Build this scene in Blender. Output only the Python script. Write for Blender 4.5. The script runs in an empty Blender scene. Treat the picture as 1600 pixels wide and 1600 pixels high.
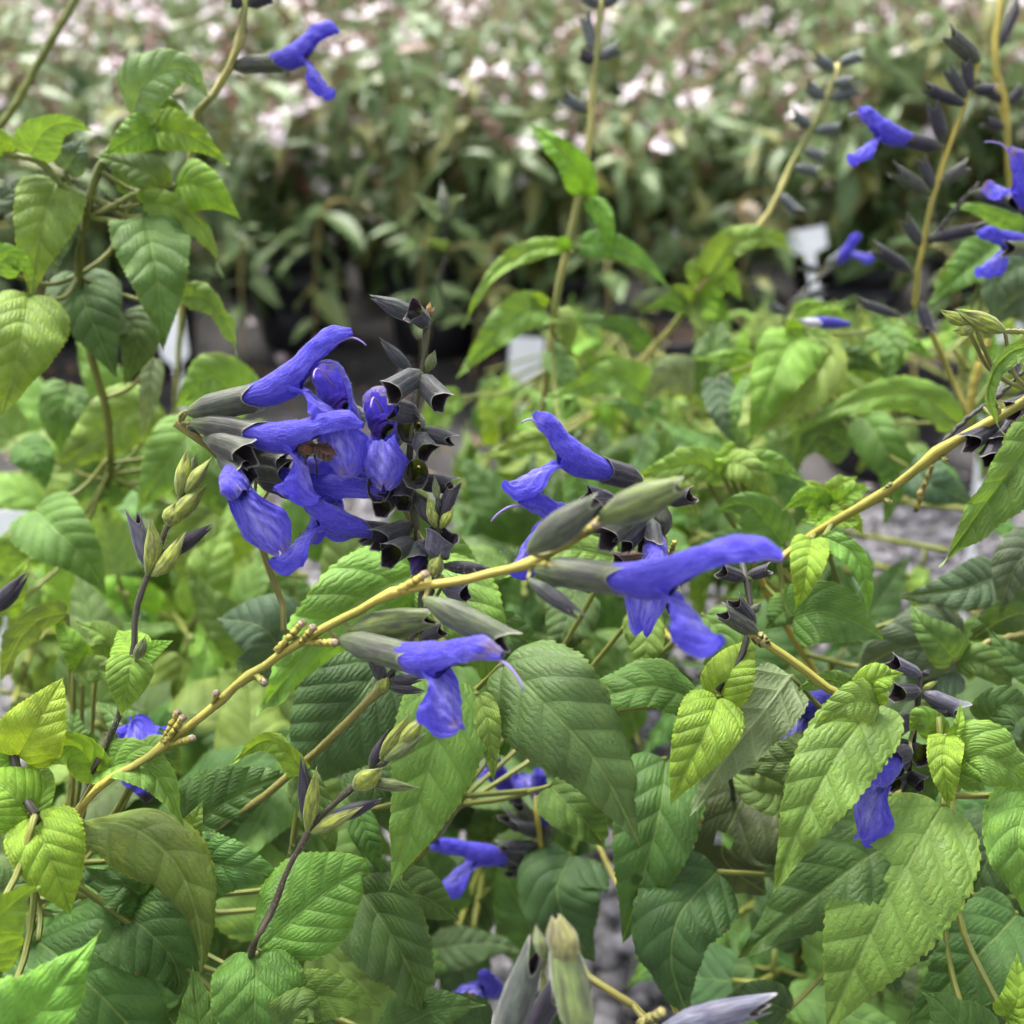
import bpy, math, random
import numpy as np
from mathutils import Vector, Matrix
random.seed(7); RNG = np.random.default_rng(7)
scene = bpy.context.scene
COL = scene.collection
R = math.radians

# ------------------------------------------------------------------ camera, sky, sun, exposure
FPX = 1570.0                      # focal length in pixels of the 1600 px photograph
CAM_H, PITCH = 0.72, R(30)
cam_data = bpy.data.cameras.new("camera")
cam = bpy.data.objects.new("camera", cam_data); COL.objects.link(cam)
cam.location = (0, 0, CAM_H); cam.rotation_euler = (R(90) - PITCH, 0, 0)
cam_data.sensor_width = 36; cam_data.lens = 36 * FPX / 1600
cam_data.clip_start = 0.01; cam_data.clip_end = 400
cam_data.dof.use_dof = True; cam_data.dof.focus_distance = 0.243; cam_data.dof.aperture_fstop = 11.0
scene.camera = cam

world = bpy.data.worlds.new("World"); scene.world = world; world.use_nodes = True
wn = world.node_tree.nodes; wl = world.node_tree.links
sky = wn.new("ShaderNodeTexSky"); sky.sky_type = 'NISHITA'; sky.sun_disc = False
SUN_EL, SUN_AZ = R(62), R(-35)
sky.sun_elevation = SUN_EL; sky.sun_rotation = SUN_AZ; sky.dust_density = 5.0; sky.air_density = 1.0
hs = wn.new("ShaderNodeHueSaturation"); hs.inputs['Saturation'].default_value = 0.22   # overcast: grey-white cloud light
wl.new(sky.outputs[0], hs.inputs['Color'])
wl.new(hs.outputs[0], wn['Background'].inputs['Color'])
wn['Background'].inputs['Strength'].default_value = 0.10

sun_d = bpy.data.lights.new("sun", 'SUN'); sun_d.energy = 1.5; sun_d.angle = R(24); sun_d.color = (1.0, 0.955, 0.87)
sun = bpy.data.objects.new("sun", sun_d); COL.objects.link(sun)
sun_dir = Vector((math.sin(SUN_AZ) * math.cos(SUN_EL), math.cos(SUN_AZ) * math.cos(SUN_EL), math.sin(SUN_EL)))
sun.location = (0, 0, 5); sun.rotation_euler = sun_dir.to_track_quat('Z', 'Y').to_euler()

scene.view_settings.view_transform = 'Standard'; scene.view_settings.look = 'None'
scene.view_settings.gamma = 1.0; scene.view_settings.exposure = 2.15
scene.render.engine = 'CYCLES'
scene.cycles.use_denoising = True; scene.cycles.use_adaptive_sampling = True; scene.cycles.adaptive_threshold = 0.035; scene.cycles.adaptive_min_samples = 20
scene.cycles.max_bounces = 5; scene.cycles.diffuse_bounces = 3; scene.cycles.glossy_bounces = 2; scene.cycles.transmission_bounces = 3; scene.cycles.caustics_reflective = False
scene.cycles.caustics_refractive = False

# ------------------------------------------------------------------ pixel -> place helpers
CP = np.array([0, 0, CAM_H])
CR = np.array([1.0, 0, 0]); CU = np.array([0, math.sin(PITCH), math.cos(PITCH)])
CF = np.array([0, math.cos(PITCH), -math.sin(PITCH)])
def Pt(p):
    """(pixel x, pixel y, depth in cm) -> world metres; a 4th element 'w' marks a world point"""
    if len(p) == 4: return np.array(p[:3], float)
    x, y, d = p; d = d * 0.01
    return CP + CR * ((x - 800) / FPX * d) - CU * ((y - 800) / FPX * d) + CF * d
def project(w):
    r = np.asarray(w) - CP; d = r @ CF
    return 800 + FPX * (r @ CR) / d, 800 - FPX * (r @ CU) / d, d
def img_vec(u):  # (right, up, towards camera)
    return CR * u[0] + CU * u[1] - CF * u[2]
def nrm(v):
    v = np.asarray(v, float); n = np.linalg.norm(v, axis=-1, keepdims=True); return v / np.maximum(n, 1e-9)
def spline(P, n):
    """Catmull-Rom through P, n+1 points equally spaced by arc length"""
    P = np.asarray(P, float)
    if len(P) == 2:
        t = np.linspace(0, 1, n + 1)[:, None]; return P[0] * (1 - t) + P[1] * t
    Q = np.vstack([2 * P[0] - P[1], P, 2 * P[-1] - P[-2]])
    out = []
    for i in range(1, len(Q) - 2):
        t = np.linspace(0, 1, 16, endpoint=False)[:, None]
        a, b, c, d = Q[i - 1], Q[i], Q[i + 1], Q[i + 2]
        out.append(0.5 * (2 * b + (c - a) * t + (2 * a - 5 * b + 4 * c - d) * t**2 + (3 * b - a - 3 * c + d) * t**3))
    out.append(P[-1:]); C = np.vstack(out)
    s = np.r_[0, np.cumsum(np.linalg.norm(np.diff(C, axis=0), axis=1))]
    u = np.linspace(0, s[-1], n + 1)
    return np.stack([np.interp(u, s, C[:, k]) for k in range(3)], 1)

# ------------------------------------------------------------------ mesh helpers
def grid_mesh(name, V, uv=None, uv2=None, mask=None, smooth=True):
    """V: (rows, cols, 3) -> mesh; uv / uv2: (rows, cols, 2); mask: vertices to drop"""
    r, c = V.shape[:2]
    idx = np.arange(r * c).reshape(r, c)
    F = np.stack([idx[:-1, :-1], idx[1:, :-1], idx[1:, 1:], idx[:-1, 1:]], -1).reshape(-1, 4)
    if mask is not None:
        F = F[~mask.reshape(-1)[F].any(1)]
    return raw_mesh(name, V.reshape(-1, 3), F, None if uv is None else uv.reshape(-1, 2), None if uv2 is None else uv2.reshape(-1, 2), smooth)
def raw_mesh(name, V, F, uv=None, uv2=None, smooth=True):
    me = bpy.data.meshes.new(name)
    V = np.asarray(V, np.float32); F = np.asarray(F, np.int32); k = F.shape[1]
    me.vertices.add(len(V)); me.vertices.foreach_set("co", V.ravel())
    me.loops.add(F.size); me.loops.foreach_set("vertex_index", F.ravel())
    me.polygons.add(len(F)); me.polygons.foreach_set("loop_start", np.arange(0, F.size, k, dtype=np.int32))
    me.polygons.foreach_set("use_smooth", np.full(len(F), smooth))
    for nm, u in (("UVMap", uv), ("Edge", uv2)):
        if u is not None:
            lay = me.uv_layers.new(name=nm); lay.data.foreach_set("uv", np.asarray(u, np.float32)[F.ravel()].ravel())
    me.update(); me.validate(); return me
def merge(parts):
    """[(V, F, uv)] with equal face size -> one"""
    Vs, Fs, Us, o = [], [], [], 0
    for p in parts:
        Vs.append(p[0]); Fs.append(np.asarray(p[1]) + o); o += len(p[0])
        Us.append(p[2] if len(p) > 2 and p[2] is not None else np.zeros((len(p[0]), 2)))
    return np.vstack(Vs), np.vstack(Fs), np.vstack(Us)
def tube_arrays(pts, rad, seg=8, square=0.0, caps=True):
    pts = np.asarray(pts, float); n = len(pts); rad = np.broadcast_to(rad, (n,)).astype(float)
    T = nrm(np.gradient(pts, axis=0))
    ref = np.array([0.31, 0.22, 0.92]); A = nrm(np.cross(T, ref)); B = np.cross(T, A)
    th = np.linspace(0, 2 * np.pi, seg, endpoint=False)
    rr = 1 + square * np.cos(4 * th)
    V = pts[:, None] + (rad[:, None, None] * rr[None, :, None]) * (np.cos(th)[None, :, None] * A[:, None] + np.sin(th)[None, :, None] * B[:, None])
    if caps:
        V = np.concatenate([np.repeat(pts[:1, None], seg, 1), V, np.repeat(pts[-1:, None], seg, 1)]); n += 2
    i = np.arange(n - 1)[:, None] * seg; j = np.arange(seg)[None]; k = (j + 1) % seg
    F = np.stack([i + j, i + k, i + seg + k, i + seg + j], -1).reshape(-1, 4)
    uv = np.stack(np.broadcast_arrays(np.linspace(0, 1, n)[:, None], th[None] / 6.2832), -1)
    return V.reshape(-1, 3), F, uv.reshape(-1, 2)
def lathe_arrays(prof, seg=32):
    prof = np.asarray(prof, float); n = len(prof)
    th = np.linspace(0, 2 * np.pi, seg, endpoint=False)
    V = np.stack([prof[:, 0, None] * np.cos(th), prof[:, 0, None] * np.sin(th), np.repeat(prof[:, 1, None], seg, 1)], -1)
    i = np.arange(n - 1)[:, None] * seg; j = np.arange(seg)[None]; k = (j + 1) % seg
    F = np.stack([i + j, i + k, i + seg + k, i + seg + j], -1).reshape(-1, 4)
    return V.reshape(-1, 3), F, None
def link(name, me, mat, parent=None, loc=(0, 0, 0), color=None):
    o = bpy.data.objects.new(name, me); COL.objects.link(o)
    if me is not None and mat is not None and not me.materials: me.materials.append(mat)
    if parent is not None: o.parent = parent
    o.location = Vector(loc)
    if color is not None: o.color = color
    return o
def tag(o, label=None, cat=None, group=None, kind=None):
    for k, v in (("label", label), ("category", cat), ("group", group), ("kind", kind)):
        if v: o[k] = v
    return o

# ------------------------------------------------------------------ materials
class NT:
    def __init__(s, name):
        s.m = bpy.data.materials.new(name); s.m.use_nodes = True; s.t = s.m.node_tree; s.t.nodes.clear()
        s.out = s.n("ShaderNodeOutputMaterial")
    def n(s, t, **kw):
        x = s.t.nodes.new(t)
        for k, v in kw.items(): setattr(x, k, v)
        return x
    def put(s, sock, v):
        if isinstance(v, bpy.types.NodeSocket): s.t.links.new(v, sock)
        elif v is not None:
            if isinstance(v, (tuple, list)) and len(v) == 3 and sock.type == 'RGBA': v = (*v, 1)
            sock.default_value = v
    def math(s, op, a, b=None, c=None, clamp=False):
        x = s.n("ShaderNodeMath", operation=op, use_clamp=clamp)
        for i, v in enumerate((a, b, c)): 
            if v is not None: s.put(x.inputs[i], v)
        return x.outputs[0]
    def mix(s, f, a, b, mode='MIX'):
        x = s.n("ShaderNodeMix", data_type='RGBA', blend_type=mode); x.clamp_factor = True
        s.put(x.inputs[0], f); s.put(x.inputs[6], a); s.put(x.inputs[7], b); return x.outputs[2]
    def remap(s, v, a, b, c=0.0, d=1.0, smooth=True):
        x = s.n("ShaderNodeMapRange"); x.interpolation_type = 'SMOOTHSTEP' if smooth else 'LINEAR'
        s.put(x.inputs[0], v)
        for i, k in enumerate((a, b, c, d)): x.inputs[i + 1].default_value = k
        return x.outputs[0]
    def noise(s, vec, scale, detail=3, rough=0.5, dims='3D', w=None):
        x = s.n("ShaderNodeTexNoise", noise_dimensions=dims); s.put(x.inputs['Vector'], vec)
        if w is not None: s.put(x.inputs['W'], w)
        x.inputs['Scale'].default_value = scale; x.inputs['Detail'].default_value = detail; x.inputs['Roughness'].default_value = rough
        return x.outputs[0]
    def uv(s, name="UVMap"):
        x = s.n("ShaderNodeUVMap"); x.uv_map = name; return x.outputs[0]
    def sep(s, v):
        x = s.n("ShaderNodeSeparateXYZ"); s.put(x.inputs[0], v); return x.outputs
    def comb(s, a, b, c=0.0):
        x = s.n("ShaderNodeCombineXYZ"); s.put(x.inputs[0], a); s.put(x.inputs[1], b); s.put(x.inputs[2], c); return x.outputs[0]
    def bump(s, h, dist, strength=1.0, normal=None):
        x = s.n("ShaderNodeBump"); s.put(x.inputs['Height'], h); x.inputs['Distance'].default_value = dist
        x.inputs['Strength'].default_value = strength; s.put(x.inputs['Normal'], normal); return x.outputs[0]
    def pbsdf(s, col, rough, spec=0.4, normal=None, sheen=0.0, sub=0.0):
        x = s.n("ShaderNodeBsdfPrincipled"); s.put(x.inputs['Base Color'], col); s.put(x.inputs['Roughness'], rough)
        s.put(x.inputs['Specular IOR Level'], spec); s.put(x.inputs['Normal'], normal)
        if sheen: x.inputs['Sheen Weight'].default_value = sheen; x.inputs['Sheen Roughness'].default_value = 0.4
        return x.outputs[0]
    def translucent(s, sh, col, f, normal=None):
        t = s.n("ShaderNodeBsdfTranslucent"); s.put(t.inputs[0], col); s.put(t.inputs['Normal'], normal)
        x = s.n("ShaderNodeMixShader"); s.put(x.inputs[0], f); s.t.links.new(sh, x.inputs[1]); s.t.links.new(t.outputs[0], x.inputs[2])
        return x.outputs[0]
    def done(s, sh):
        s.t.links.new(sh, s.out.inputs[0]); return s.m
    def info(s):
        return s.n("ShaderNodeObjectInfo").outputs

VEIN_N, VEIN_K = 7.2, 0.85
def mat_leaf():
    s = NT("salvia_leaf"); oi = s.info(); rnd = oi['Random']
    u = s.sep(s.uv()); e = s.sep(s.uv("Edge")); x, y = u[0], u[1]; ay = s.math('ABSOLUTE', y)
    vec = s.comb(x, y, s.math('MULTIPLY', rnd, 40.0))
    n1 = s.noise(vec, 6, 3); n2 = s.noise(vec, 26, 2)
    q = s.math('SUBTRACT', x, s.math('MULTIPLY', ay, VEIN_K))
    q = s.math('ADD', q, s.math('MULTIPLY', s.math('MULTIPLY', ay, ay), -0.5))
    q = s.math('ADD', q, s.math('MULTIPLY', s.math('SUBTRACT', n1, 0.5), 0.035))
    ph = s.math('MULTIPLY', q, VEIN_N)
    fr = s.math('FRACT', ph); d1 = s.math('ABSOLUTE', s.math('SUBTRACT', fr, 0.5))          # .5 on a side vein
    v1 = s.remap(d1, 0.40, 0.50)                                                              # thin side vein
    pil1 = s.math('SUBTRACT', 1.0, s.math('POWER', s.math('MULTIPLY', d1, 2.0), 2.5))
    cell = s.math('FLOOR', ph)
    r = s.math('ADD', s.math('MULTIPLY', ay, 36.0), s.math('ADD', s.math('MULTIPLY', cell, 0.37), s.math('MULTIPLY', n2, 1.6)))
    d2 = s.math('ABSOLUTE', s.math('SUBTRACT', s.math('FRACT', r), 0.5))
    v2 = s.remap(d2, 0.36, 0.5)
    pil2 = s.math('SUBTRACT', 1.0, s.math('POWER', s.math('MULTIPLY', d2, 2.0), 2.0))
    vor = s.n("ShaderNodeTexVoronoi", feature='DISTANCE_TO_EDGE'); s.put(vor.inputs['Vector'], vec); vor.inputs['Scale'].default_value = 52
    v3 = s.remap(vor.outputs[0], 0.0, 0.12, 1.0, 0.0)
    mid = s.remap(ay, 0.002, 0.011, 1.0, 0.0)
    h = s.math('ADD', s.math('MULTIPLY', pil1, 0.55), s.math('MULTIPLY', s.math('MULTIPLY', pil1, pil2), 0.45))
    h = s.math('SUBTRACT', h, s.math('MULTIPLY', v3, 0.12))
    h = s.math('SUBTRACT', h, s.math('MULTIPLY', mid, 0.6))
    fine = s.noise(vec, 170, 2)
    h = s.math('ADD', h, s.math('MULTIPLY', fine, 0.10))
    nor = s.bump(h, 0.0007, 0.65)
    col = oi['Color']; alpha = oi['Alpha']
    tone = s.remap(n1, 0.3, 0.7, 0.72, 1.25, False)
    c = s.mix(1.0, col, s.comb(tone, tone, tone), 'MULTIPLY')
    yellow = s.mix(1.0, col, (1.5, 1.28, 0.9), 'MULTIPLY')
    blot = s.math('MULTIPLY', s.remap(s.noise(vec, 11, 3, 0.6), 0.5, 0.72), s.math('MULTIPLY', pil1, 0.75))
    c = s.mix(s.math('MULTIPLY', blot, alpha), c, yellow)
    edge = s.math('MULTIPLY', s.remap(e[1], 0.88, 1.0), s.math('ADD', s.math('MULTIPLY', alpha, 0.75), 0.2))
    c = s.mix(edge, c, yellow)
    veins = s.math('MAXIMUM', s.math('MULTIPLY', v1, 0.55), s.math('MAXIMUM', s.math('MULTIPLY', v2, 0.18), s.math('MULTIPLY', v3, 0.30)))
    c = s.mix(s.math('MULTIPLY', veins, 0.55), c, s.mix(1.0, col, (0.62, 0.70, 0.62), 'MULTIPLY'))
    pale = s.mix(0.5, col, (0.26, 0.36, 0.12))
    c = s.mix(s.math('MULTIPLY', mid, 0.65), c, pale)
    spot = s.remap(s.noise(vec, 17, 4, 0.7), 0.70, 0.745)
    c = s.mix(s.math('MULTIPLY', spot, 0.75), c, (0.10, 0.065, 0.03))
    brown = s.math('MULTIPLY', s.remap(e[1], 0.80, 1.0), s.remap(s.noise(vec, 7, 4, 0.7), 0.60, 0.68))
    c = s.mix(s.math('MULTIPLY', brown, 0.8), c, (0.17, 0.11, 0.045))
    geo = s.n("ShaderNodeNewGeometry")
    under = s.mix(0.62, s.mix(0.45, c, (0.17, 0.24, 0.12)), (0.17, 0.24, 0.12))
    under = s.mix(s.math('MULTIPLY', s.math('MAXIMUM', veins, mid), 0.8), s.mix(0.55, c, (0.15, 0.22, 0.10)), (0.27, 0.34, 0.17))
    c = s.mix(geo.outputs['Backfacing'], c, under)
    rough = s.math('ADD', s.math('MULTIPLY', fine, 0.22), 0.40)
    sh = s.pbsdf(c, rough, 0.33, nor)
    tc = s.mix(1.0, c, (1.25, 1.15, 0.55), 'MULTIPLY')
    return s.done(s.translucent(sh, tc, 0.30, nor))
def mat_corolla():
    s = NT("blue_corolla"); oi = s.info(); u = s.sep(s.uv()); x, y = u[0], u[1]
    vec = s.comb(s.math('MULTIPLY', x, 3.0), s.math('MULTIPLY', y, 9.0), s.math('MULTIPLY', oi['Random'], 30.0))
    n = s.noise(vec, 3.2, 4, 0.6); n2 = s.noise(s.comb(x, y, oi['Random']), 55, 2)
    col = oi['Color']
    c = s.mix(s.remap(n, 0.42, 0.62), s.mix(1.0, col, (0.70, 0.66, 0.84), 'MULTIPLY'), col)
    c = s.mix(s.math('MULTIPLY', s.remap(n2, 0.52, 0.7), 0.30), c, s.mix(1.0, col, (1.7, 1.8, 1.25), 'MULTIPLY'))
    e = s.sep(s.uv("Edge"))                                              # Edge.x = paleness, Edge.y = withering
    c = s.mix(s.math('MULTIPLY', e[0], s.remap(n, 0.35, 0.6, 0.35, 1.0)), c, (0.40, 0.38, 0.80))
    tan = s.mix(s.noise(vec, 9, 3), (0.10, 0.07, 0.16), (0.33, 0.25, 0.24))
    c = s.mix(s.math('MULTIPLY', e[1], s.remap(s.noise(s.comb(x, y, oi['Random']), 9, 4, 0.65), 0.44, 0.56)), c, tan)
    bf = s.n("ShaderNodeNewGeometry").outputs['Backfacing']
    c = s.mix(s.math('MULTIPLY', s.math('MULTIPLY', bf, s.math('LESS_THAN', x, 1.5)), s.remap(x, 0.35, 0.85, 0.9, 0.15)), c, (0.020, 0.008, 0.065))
    h = s.math('ADD', s.math('MULTIPLY', n, 0.8), s.math('MULTIPLY', n2, 0.3))
    nor = s.bump(h, 0.0007, 0.8)
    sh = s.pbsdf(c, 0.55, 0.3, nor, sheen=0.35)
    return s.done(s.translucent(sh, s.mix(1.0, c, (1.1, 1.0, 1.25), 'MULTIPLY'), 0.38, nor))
def mat_calyx():
    s = NT("calyx_skin"); oi = s.info(); u = s.sep(s.uv()); x, y = u[0], u[1]
    vec = s.comb(x, s.math('MULTIPLY', y, 4.0), s.math('MULTIPLY', oi['Random'], 30.0))
    n = s.noise(vec, 5, 4, 0.6)
    rib = s.math('POWER', s.math('ABSOLUTE', s.math('SINE', s.math('ADD', s.math('MULTIPLY', y, 34.0), s.math('MULTIPLY', n, 1.2)))), 0.5)
    col = oi['Color']
    c = s.mix(s.remap(n, 0.35, 0.7), s.mix(1.0, col, (0.62, 0.62, 0.70), 'MULTIPLY'), s.mix(1.0, col, (1.35, 1.32, 1.2), 'MULTIPLY'))
    c = s.mix(s.math('MULTIPLY', s.remap(rib, 0.2, 0.8, 1.0, 0.0), 0.30), c, s.mix(1.0, col, (0.5, 0.55, 0.5), 'MULTIPLY'))
    c = s.mix(s.math('MULTIPLY', s.remap(s.noise(vec, 2.2, 3), 0.48, 0.64), 0.45), c, (0.055, 0.036, 0.062))
    green = (0.13, 0.19, 0.045)
    c = s.mix(s.math('MULTIPLY', s.remap(x, 0.0, 0.35, 1.0, 0.0), s.math('MULTIPLY', oi['Alpha'], 0.55)), c, green)
    rim = s.remap(x, 0.955, 0.985)
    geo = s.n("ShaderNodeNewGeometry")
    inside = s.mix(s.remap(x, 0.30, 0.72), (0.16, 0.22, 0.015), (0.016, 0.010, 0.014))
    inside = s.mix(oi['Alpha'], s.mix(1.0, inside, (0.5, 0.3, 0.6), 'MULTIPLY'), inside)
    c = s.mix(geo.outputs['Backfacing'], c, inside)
    c = s.mix(s.math('MULTIPLY', rim, 0.75), c, s.mix(0.5, col, (0.42, 0.40, 0.33)))
    nor = s.bump(s.math('ADD', s.math('MULTIPLY', rib, 0.4), s.math('MULTIPLY', n, 0.8)), 0.0004, 0.5)
    sh = s.pbsdf(c, 0.5, 0.38, nor, sheen=0.25)
    return s.done(s.translucent(sh, c, 0.12, nor))
def mat_stem():
    s = NT("stem_skin"); oi = s.info(); u = s.sep(s.uv())
    tc = s.n("ShaderNodeTexCoord").outputs['Object']
    n = s.noise(tc, 160, 4, 0.6); n2 = s.noise(tc, 45, 2)
    col = oi['Color']
    c = s.mix(s.remap(n2, 0.35, 0.65), s.mix(1.0, col, (0.72, 0.78, 0.7), 'MULTIPLY'), s.mix(1.0, col, (1.2, 1.15, 1.1), 'MULTIPLY'))
    c = s.mix(s.math('MULTIPLY', s.remap(s.noise(tc, 22, 3), 0.48, 0.66), 0.45), c, s.mix(1.0, col, (0.55, 0.72, 0.7), 'MULTIPLY'))
    rid = s.math('POWER', s.math('ABSOLUTE', s.math('SINE', s.math('MULTIPLY', u[1], 12.566))), 0.6)
    c = s.mix(s.math('MULTIPLY', s.remap(rid, 0.0, 0.5, 1.0, 0.0), 0.4), c, s.mix(1.0, col, (0.5, 0.5, 0.5), 'MULTIPLY'))
    c = s.mix(s.math('MULTIPLY', s.remap(n, 0.6, 0.72), 0.35), c, (0.10, 0.07, 0.03))
    nor = s.bump(s.math('ADD', rid, n), 0.0004, 0.5)
    return s.done(s.translucent(s.pbsdf(c, 0.5, 0.35, nor), c, 0.08))
def mat_plain(name, col, rough=0.6, spec=0.3, trans=0.0, var=0.25, scale=30, bumpd=0.0, use_color=False):
    s = NT(name); tc = s.n("ShaderNodeTexCoord").outputs['Object']; oi = s.info()
    v = s.n("ShaderNodeVectorMath", operation='ADD'); s.put(v.inputs[0], tc); s.put(v.inputs[1], s.comb(oi['Random'], oi['Random'], oi['Random']))
    n = s.noise(v.outputs[0], scale, 4, 0.6)
    base = oi['Color'] if use_color else col
    k = s.remap(n, 0.3, 0.7, 1 - var, 1 + var, False)
    c = s.mix(1.0, base, s.comb(k, k, k), 'MULTIPLY')
    nor = s.bump(n, bumpd, 0.7) if bumpd else None
    sh = s.pbsdf(c, rough, spec, nor)
    if trans: sh = s.translucent(sh, c, trans)
    return s.done(sh)
M_LEAF, M_COR, M_CAL, M_STEM = mat_leaf(), mat_corolla(), mat_calyx(), mat_stem()
M_WHITE = mat_plain("white_plastic", (0.72, 0.74, 0.78), 0.5, 0.4, var=0.05)
M_POT = mat_plain("black_plastic", (0.012, 0.012, 0.016), 0.42, 0.45, var=0.35, scale=14)
M_SOIL = mat_plain("potting_soil", (0.045, 0.032, 0.024), 0.95, 0.1, var=0.6, scale=120, bumpd=0.01)
M_STYLE = mat_plain("pale_style", (0.42, 0.36, 0.62), 0.5, 0.3, 0.3, var=0.1, use_color=True)
M_DOWN = mat_plain("petal_down", (0.42, 0.38, 0.80), 0.6, 0.3, 0.5, var=0.1)
M_HAIR = mat_plain("fine_hair", (0.5, 0.5, 0.45), 0.6, 0.3, 0.4, var=0.1)

# leaf colours (linear base colour, alpha = how yellow its margin and blotches are)
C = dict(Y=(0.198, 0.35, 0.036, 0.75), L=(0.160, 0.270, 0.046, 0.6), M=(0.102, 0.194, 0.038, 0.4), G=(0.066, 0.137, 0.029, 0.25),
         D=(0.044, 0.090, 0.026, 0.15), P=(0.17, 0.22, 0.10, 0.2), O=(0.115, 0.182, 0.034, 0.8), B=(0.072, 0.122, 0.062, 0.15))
CAL = dict(k=(0.024, 0.023, 0.033, 0.6), g=(0.085, 0.105, 0.060, 0.9), y=(0.27, 0.32, 0.050, 1.0), s=(0.045, 0.050, 0.053, 0.6),
           o=(0.13, 0.17, 0.050, 1.0), p=(0.10, 0.10, 0.14, 0.1), f=(0.060, 0.070, 0.046, 0.9), d=(0.018, 0.018, 0.028, 0.3), m=(0.10, 0.118, 0.118, 0.5))
STEM = dict(y=(0.37, 0.31, 0.065, 1), g=(0.17, 0.19, 0.04, 1), k=(0.045, 0.042, 0.038, 1), o=(0.20, 0.18, 0.05, 1), t=(0.26, 0.24, 0.09, 1), w=(0.36, 0.34, 0.12, 1))
BLUE = (0.098, 0.082, 0.62, 1)

# ------------------------------------------------------------------ leaf, calyx, corolla geometry
LOD = dict(h=(110, 26), m=(56, 16), l=(26, 10), x=(10, 4))
def leaf_arrays(mid, nref, wr, fold=0.25, curl=0.3, roll=0.0, twist=0.0, lod='h', cord=0.8, seed=0, wave=0.018, peak=0.24, bite=None, rug=1.0):
    """mid: control points of the midrib; nref: the way its upper face looks; wr: width / length"""
    rows, cols = LOD[lod]; rg = np.random.default_rng(seed)
    c = spline(mid, rows); L = np.linalg.norm(np.diff(c, axis=0), axis=1).sum()
    t = np.linspace(0, 1, rows + 1)
    T = nrm(np.gradient(c, axis=0))
    # the reference normal is carried along the midrib by parallel transport, so an arching leaf keeps its face
    k0 = len(T) // 3
    N0 = np.asarray(nref, float); N0 = nrm(N0 - (N0 @ T[k0]) * T[k0])
    N = np.zeros_like(T); N[k0] = N0
    for i in range(k0 + 1, len(T)): v = N[i - 1]; N[i] = nrm(v - (v @ T[i]) * T[i])
    for i in range(k0 - 1, -1, -1): v = N[i + 1]; N[i] = nrm(v - (v @ T[i]) * T[i])
    S = np.cross(T, N)
    ang = np.radians(roll + twist * (t - 0.33))[:, None]
    N, S = N * np.cos(ang) + S * np.sin(ang), S * np.cos(ang) - N * np.sin(ang)
    b = 1.28; a = b * peak / (1 - peak)
    f = (np.maximum(t, 0)**a) * ((1 - t)**b); f /= f.max()
    f = f * (1 - 0.18 * np.clip((t - 0.55) / 0.45, 0, 1) * (1 - t))
    W = 0.5 * 0.89 * wr * L * f
    v = np.sin(np.linspace(-1, 1, cols + 1) * np.pi / 2 * 0.86) / math.sin(math.pi / 2 * 0.86)
    av = np.abs(v)[None]; tt = t[:, None]
    asym = 1 + 0.06 * rg.normal() * np.sign(v)[None]
    y = W[:, None] * v[None] * asym
    dx = -cord * 0.42 * W[:, None] * (1 - tt)**3.2 * av**1.7 + 0.10 * W[:, None] * tt * av**2
    if lod in 'hm':                                                   # serrate margin, teeth pointing to the tip
        nt = 26 if lod == 'h' else 18
        q = tt + 0.05 * av + 0.004 * rg.normal(size=tt.shape)
        tooth = (q * nt) % 1.0
        y = y * (1 - 0.105 * np.clip((av - 0.78) / 0.22, 0, 1) * (1 - tooth) ** 1.3 * np.clip(f[:, None] * 2.0, 0, 1) * (0.11 * L / np.maximum(W[:, None], 0.03 * L))**0.6)
    xl = (tt * L + dx) / L; yl = y / L
    ph = (xl - VEIN_K * np.abs(yl) - 0.5 * yl**2) * VEIN_N
    d1 = np.abs(ph % 1.0 - 0.5) * 2
    pil = (1 - d1**2.5) * np.clip(np.abs(yl) / 0.03, 0, 1) * np.clip((1 - tt) * 5, 0, 1)
    relief = rug * L * (0.0080 * pil * (0.4 + 0.6 * np.clip(W[:, None] / (0.2 * L), 0, 1))
                        - 0.006 * np.exp(-(yl / 0.012)**2))
    p1, p2 = rg.uniform(0, 6.28, 2)
    relief = relief + wave * L * av**2 * (np.sin(tt * 15 + p1 + (v[None] > 0) * p2) + 0.5 * np.sin(tt * 31 + p2))
    relief = relief + 0.010 * L * np.sin(tt * 5 + p2) * v[None]
    phi = fold - curl * av**1.5
    V = c[:, None] + T[:, None] * dx[..., None] + S[:, None] * (y * np.cos(phi))[..., None] + N[:, None] * (np.abs(y) * np.sin(phi) + relief)[..., None]
    uv = np.stack(np.broadcast_arrays(xl, yl), -1); e = np.stack(np.broadcast_arrays(tt, av), -1)
    mask = None
    if bite:                                                           # bites eaten from the blade: (x, y, rx, ry) in leaf lengths
        mask = np.zeros(xl.shape, bool)
        for bx, by, rx, ry in bite:
            wob = 1 + 0.13 * np.sin(np.arctan2(yl - by, xl - bx) * 5 + 1)
            mask |= ((xl - bx) / rx)**2 + ((yl - by) / ry)**2 < wob
    return V[:, ::-1], uv[:, ::-1], e[:, ::-1], (None if mask is None else mask[:, ::-1])
def leaf_mesh(name, base, *a, **k):
    V, uv, e, mask = leaf_arrays(*a, **k)
    return grid_mesh(name, V - np.asarray(base), uv, e, mask)

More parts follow.
